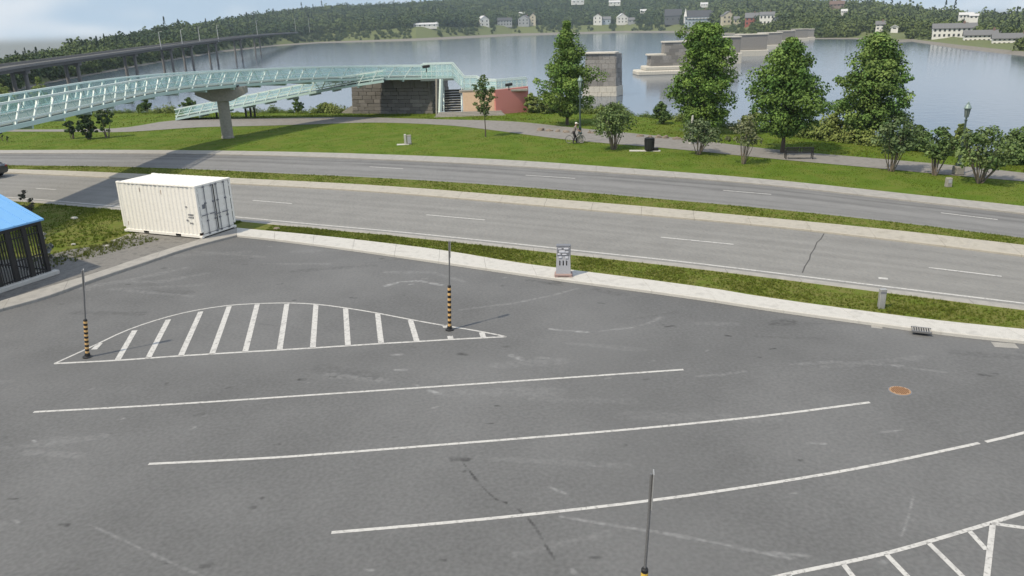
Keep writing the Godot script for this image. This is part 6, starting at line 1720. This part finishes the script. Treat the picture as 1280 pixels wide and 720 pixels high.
func shelter() -> void:
	var t := thing("fenced_shelter", "blue-roofed shelter with black iron bar walls at the left edge", "shelter", Vector3(-20.4, 0.1, -33.2), -0.378)
	var W := 6.0; var D := 9.0; var H := 2.55; var rise := 1.3
	boxp("floor", Vector3(-W / 2, 0.03, D / 2), Vector3(W + 0.3, 0.16, D + 0.3), M.concrete, t, 0.02)
	boxp("base_kerb", Vector3(0.1, 0.1, D / 2 - 0.1), Vector3(0.3, 0.2, D + 0.5), M.kerb_white, t, 0.03)
	for s in [[0.0, 1.0], [-W, -1.0]]:
		var k := MB.new()
		var x: float = s[0]; var sg: float = s[1]
		var a := Vector3(x + sg * 0.18, H, -0.18); var b := Vector3(-W / 2, H + rise, -0.18)
		var off := Vector3(0, 0, D + 0.36); var dn := Vector3(0, -0.07, 0)
		k.quad(a, b, b + off, a + off, Vector3(sg, 3, 0)); k.quad(a + dn, b + dn, b + off + dn, a + off + dn, Vector3(-sg, -3, 0))
		k.quad(a, a + off, a + off + dn, a + dn, Vector3(sg, 0, 0)); k.quad(a, b, b + dn, a + dn, Vector3(0, 0, -1)); k.quad(a + off, b + off, b + off + dn, a + off + dn, Vector3(0, 0, 1))
		var r := obj("roof_slope", k.mesh(), M.roof_blue, t)
		for i in 16:
			var z := 0.1 + i * 0.59
			bar("seam", a + Vector3(0, 0.012, z + 0.1), b + Vector3(0, 0.012, z + 0.1), 0.03, 0.025, M.roof_blue, r)
		boxp("eave_beam", Vector3(x, H - 0.14, D / 2), Vector3(0.12, 0.16, D), M.black, t)
		var n := 13
		for i in n:
			var z := D * i / (n - 1)
			boxp("post", Vector3(x, H / 2, z), Vector3(0.13, H - 0.1, 0.2), M.black, t, 0.01)
		for y in [0.28, 1.05, 2.0]:
			bar("fence_rail", Vector3(x + 0.02, y, 0), Vector3(x + 0.02, y, D), 0.05, 0.05, M.black, t)
		if sg > 0:
			for i in 75:
				bar("fence_bar", Vector3(x + 0.05, 0.12, 0.06 + i * 0.12), Vector3(x + 0.05, 2.25, 0.06 + i * 0.12), 0.028, 0.028, M.black, t)
		else:
			for i in 45:
				bar("fence_bar", Vector3(x - 0.05, 0.12, 0.1 + i * 0.2), Vector3(x - 0.05, 2.25, 0.1 + i * 0.2), 0.028, 0.028, M.black, t)
	for z in [0.0, D]:
		for i in 30:
			bar("fence_bar", Vector3(-0.1 - i * 0.2, 0.12, z), Vector3(-0.1 - i * 0.2, 2.25, z), 0.028, 0.028, M.black, t)
		bar("fence_rail", Vector3(0, 2.25, z), Vector3(-W, 2.25, z), 0.06, 0.08, M.black, t)
		bar("fence_rail", Vector3(0, 0.28, z), Vector3(-W, 0.28, z), 0.05, 0.05, M.black, t)
		var g := MB.new()
		g.quad(Vector3(0, H - 0.1, z), Vector3(-W, H - 0.1, z), Vector3(-W / 2, H + rise - 0.1, z), Vector3(-W / 2, H + rise - 0.1, z), Vector3(0, 0, -1 if z == 0 else 1))
		obj("gable", g.mesh(), M.dark_metal, t)

func sign_cabinet() -> void:
	# grey slab cabinet on a stone plinth at the kerb
	var at := Vector3(2.148, 0, -31.152)
	var t := thing("sign_cabinet", "grey weathered sign cabinet on a pink stone plinth at the lot kerb", "cabinet", at + Vector3(0, 0.0, 0.15), -0.1)
	for x in [-0.28, 0.3]:
		boxp("plinth_foot", Vector3(x, 0.09, 0), Vector3(0.16, 0.2, 0.42), M.pink_stone, t, 0.03)
	boxp("plinth", Vector3(0, 0.2, -0.02), Vector3(0.74, 0.13, 0.46), M.pink_stone, t, 0.04)
	var m := MB.new()
	var a := [Vector3(-0.3, 0.26, 0.16), Vector3(0.3, 0.26, 0.16), Vector3(0.3, 0.26, -0.2), Vector3(-0.3, 0.26, -0.2)]
	var b := [Vector3(-0.27, 1.42, 0.08), Vector3(0.27, 1.42, 0.08), Vector3(0.27, 1.42, -0.16), Vector3(-0.27, 1.42, -0.16)]
	for i in 4:
		m.quad(a[i], a[(i + 1) % 4], b[(i + 1) % 4], b[i], (a[i] + a[(i + 1) % 4]) * Vector3(1, 0, 1) + Vector3(0, 0, 0.04))
	m.quad(b[0], b[1], b[2], b[3], Vector3.UP)
	obj("slab", m.mesh(), M.panel_grey, t)
	var tilt := Basis(Vector3.RIGHT, -0.069)
	boxp("upper_panel", Vector3(0, 1.2, 0.1), Vector3(0.5, 0.36, 0.03), M.panel_dark, t, 0.008, tilt)
	rng.seed = 23
	for q in [[-0.14, 1.31, 0.16, 0.05], [0.12, 1.32, 0.2, 0.07], [-0.05, 1.2, 0.24, 0.1], [0.15, 1.18, 0.14, 0.06], [-0.17, 1.09, 0.12, 0.07], [0.05, 1.08, 0.18, 0.05], [-0.12, 0.96, 0.13, 0.07], [0.14, 0.95, 0.12, 0.09]]:
		boxp("pale_patch", Vector3(q[0], q[1], 0.107 + (1.25 - q[1]) * 0.075), Vector3(q[2], q[3], 0.03), M.panel_pale, t, 0.012, tilt)
	for x in [-0.14, 0.0, 0.14]:
		boxp("slot", Vector3(x, 0.72, 0.131), Vector3(0.05, 0.2, 0.02), M.black, t, 0.006, tilt)
		boxp("slot_rim", Vector3(x + 0.05, 0.72, 0.129), Vector3(0.022, 0.24, 0.02), M.panel_pale, t, 0.006, tilt)
	boxp("top_cap", Vector3(0, 1.435, -0.04), Vector3(0.58, 0.035, 0.28), M.panel_dark, t, 0.008)
	boxp("side_trim", Vector3(0.285, 1.2, -0.03), Vector3(0.03, 0.42, 0.26), M.panel_dark, t, 0.006)

func house_spots() -> Array:
	# where the houses of the far bank stand; y holds the radius kept clear of trees
	return [Vector3(-110.97, 17.67, -1149.12), Vector3(-97.67, 4.82, -1176.52), Vector3(-32.33, 10.55, -1292.03), Vector3(0.21, 15.05, -1340.91), Vector3(39.71, 12.5, -1360.01), Vector3(154.68, 8.4, -1363.83), Vector3(167.87, 7.01, -1363.66), Vector3(194.18, 11.24, -1362.95), Vector3(206.4, 5.53, -1339.48), Vector3(248.92, 12.68, -1217.31), Vector3(263.33, 21.34, -1131.74), Vector3(265.03, 9.32, -979.68), Vector3(263.33, 3.96, -933.21), Vector3(259.27, 7.39, -867.63), Vector3(255.08, 8.58, -801.48), Vector3(251.17, 3.26, -759.1), Vector3(246.59, 3.62, -538.24), Vector3(146.78, 11.93, -1663.36), Vector3(224.48, 12.21, -1694.65), Vector3(238.49, 5.9, -1425.12), Vector3(334.24, 5.84, -1390.65), Vector3(343.89, 3.7, -838.39), Vector3(30.63, 6.03, -1478.22), Vector3(387.72, 8.51, -967.63), Vector3(365.7, 5.36, -654.51), Vector3(365.12, 3.77, -642.19), Vector3(247.32, 2.36, -522.02), Vector3(237.66, 10.11, -434.86), Vector3(227.89, 8.29, -389.82), Vector3(220.93, 7.71, -357.1)]

func far_houses() -> void:
	var g := "houses along the far bank"
	house("long low white building at the left of the far bank", "building", Vector3(-110.97, 12.55, -1149.12), 1.1780, 28, 4.5, 1.6, M.wall_white, M.roof_pale, 5, 1, 0.0, false, g, 0.3)
	house("tiny white shed right of the long low white building", "shed", Vector3(-96.69, 12.7, -1178.47), 1.2066, 4, 6, 1.5, M.wall_white, M.roof_grey, 1, 1, 0.0, true, g)
	house("white gabled house alone among trees, left part of the far bank", "house", Vector3(-33.53, 11.04, -1290.14), 1.3169, 11, 12, 4, M.wall_white, M.roof_pale, 2, 2, 0.3, true, g)
	house("dark blue house with pale windows, left of the tall bright tree", "house", Vector3(0.21, 11.38, -1340.91), 1.3683, 17, 9, 3, M.wall_grey, M.roof_dark, 5, 2, 0.0, false, g)
	house("grey many-gabled house just left of the tall bright tree's top", "house", Vector3(33.12, 11.78, -1359.49), 1.3877, 13, 11, 4, M.wall_grey, M.roof_grey, 3, 2, -0.2, true, g)
	house("small pale house beside the many-gabled grey one", "house", Vector3(46.31, 11.43, -1360.49), 1.3891, 7, 13, 3, M.wall_cream, M.roof_grey, 1, 3, 0.0, true, g)
	house("bright white two-storey house right of the tall bright tree", "house", Vector3(153.36, 10.48, -1363.84), 1.4004, 10, 11, 3, M.wall_white, M.roof_grey, 2, 2, 0.0, true, g)
	house("pale blue annex right of the bright white house", "house", Vector3(167.87, 10.1, -1363.66), 1.4020, 10, 8, 3, M.wall_blue, M.roof_grey, 2, 1, 0.0, false, g)
	house("white gabled house with a shadowed front, above the open water", "house", Vector3(192.86, 10.06, -1362.99), 1.4047, 12, 11, 4.5, M.wall_white, M.roof_pale, 3, 2, 0.15, true, g)
	house("small grey house right of the white gabled one", "house", Vector3(206.4, 10.22, -1339.48), 1.3830, 9, 6, 2.5, M.wall_grey, M.roof_grey, 2, 1, 0.0, false, g)
	house("dark roofed house left of the big grey building", "house", Vector3(248.22, 8.61, -1219.66), 1.2701, 19, 15, 7, M.wall_dark, M.roof_dark, 3, 1, 0.0, false, g)
	var big := house("big grey building with long dark roof and pale spire-like gable", "building", Vector3(263.74, 5.21, -1123.9), 1.1780, 31, 16, 7, M.wall_blue, M.roof_dark, 8, 2, 0.0, false, g, 0.5)
	var s := 1.1780
	var k := MB.new()
	k.lathe(Vector3(-15 * s, 0, 6 * s), [[2.4 * s, 2.0 * s], [2.4 * s, 10 * s], [0.0, 18.5 * s]], 4, PI / 4)
	obj("spire_gable", k.mesh(), M.wall_white, big)
	boxp("balcony", Vector3(1 * s, 7 * s, 8.2 * s), Vector3(28 * s, 0.5 * s, 1.5 * s), M.wall_white, big)
	house("cream gabled house right of the column-shaped tree's top", "house", Vector3(265.12, 6.26, -983.57), 1.0395, 14, 13.5, 4.5, M.wall_cream, M.roof_grey, 3, 2, 0.2, true, g)
	house("small tan house right of the cream gabled one", "house", Vector3(263.33, 6.14, -933.21), 0.9894, 9, 8, 3, M.wall_cream, M.roof_grey, 2, 1, 0.0, false, g)
	house("red brick house with grey roof above the old piers", "house", Vector3(259.27, 4.43, -867.63), 0.9240, 14, 13.5, 5, M.wall_red, M.roof_grey, 3, 2, 0.0, false, g)
	house("tall white house right of the red brick one", "house", Vector3(255.34, 4.44, -804.75), 0.8615, 16, 14.5, 3, M.wall_white, M.roof_grey, 4, 2, 0.0, false, g)
	house("narrow grey-white house at the right of the tall white one", "house", Vector3(251.53, 4.48, -762.34), 0.8191, 8, 10, 3, M.wall_grey, M.roof_dark, 2, 2, 0.0, true, g)
	house("white house half hidden by trees, left of the river bend", "house", Vector3(247.76, 1.49, -543.12), 0.6091, 9, 9, 3, M.wall_white, M.roof_grey, 2, 2, 0.0, false, g)
	house("small white house by the sandy spit", "house", Vector3(247.32, 1.58, -522.02), 0.5894, 7, 5, 2, M.wall_white, M.roof_pale, 1, 1, 0.0, true, g)
	house("brown roofed long house high on the hill", "house", Vector3(387.72, 21.97, -967.63), 1.0637, 15, 6, 3.5, M.wall_brown, M.roof_brown, 4, 1, 0.0, false, g, 0.4)
	house("white roofed building on the right-hand hill", "building", Vector3(365.7, 6.41, -654.51), 0.7650, 13, 6, 2, M.wall_white, M.roof_pale, 4, 1, 0.2, false, g, 0.4)
	house("second white building on the right-hand hill, to the right of the first", "building", Vector3(365.12, 6.02, -642.19), 0.7538, 8, 5, 1.5, M.wall_white, M.roof_pale, 2, 1, 0.0, false, g, 0.4)
	for q in [[Vector3(146.78, 50.25, -1663.36), 1.7039, 14, 5, "pale roof among the trees near the top of the hill, left of the maple's tip"], [Vector3(224.48, 46.75, -1694.65), 1.7443, 13, 4.5, "long pale roof high on the hill above the white gabled house"], [Vector3(238.49, 26.02, -1425.12), 1.4744, 7, 4, "small pale house among trees left of the dark roofed house"], [Vector3(334.24, 34.32, -1390.65), 1.4594, 8, 3.5, "white roof alone on the hill above the big grey building"], [Vector3(343.89, 14.06, -838.39), 0.9247, 6, 4, "small white house in the trees below the brown roofed one"], [Vector3(30.63, 26.94, -1478.22), 1.5087, 6, 4.5, "little pale house in the trees above the many-gabled grey one"]]:
		house(q[4], "house", q[0], q[1], q[2], q[3], 2.0, M.wall_white, M.roof_pale, 3, 1, 0.15, false, g, 0.5)
	for q in [[Vector3(237.66, -1.89, -434.86), 0.5057, 40, 14.5, "first row of terraced houses, with tall pale walls, at the river bend"], [Vector3(227.91, -3.05, -389.81), 0.4608, 37, 12, "middle row of terraced houses with grey roofs"], [Vector3(220.24, -3.54, -354.24), 0.4256, 38, 12, "last row of terraced houses, at the right edge"]]:
		house(q[4], "house", q[0], q[1], q[2], q[3], 4.2, M.wall_white, M.roof_grey, 9, 2, 0.1, false, g, 0.28)
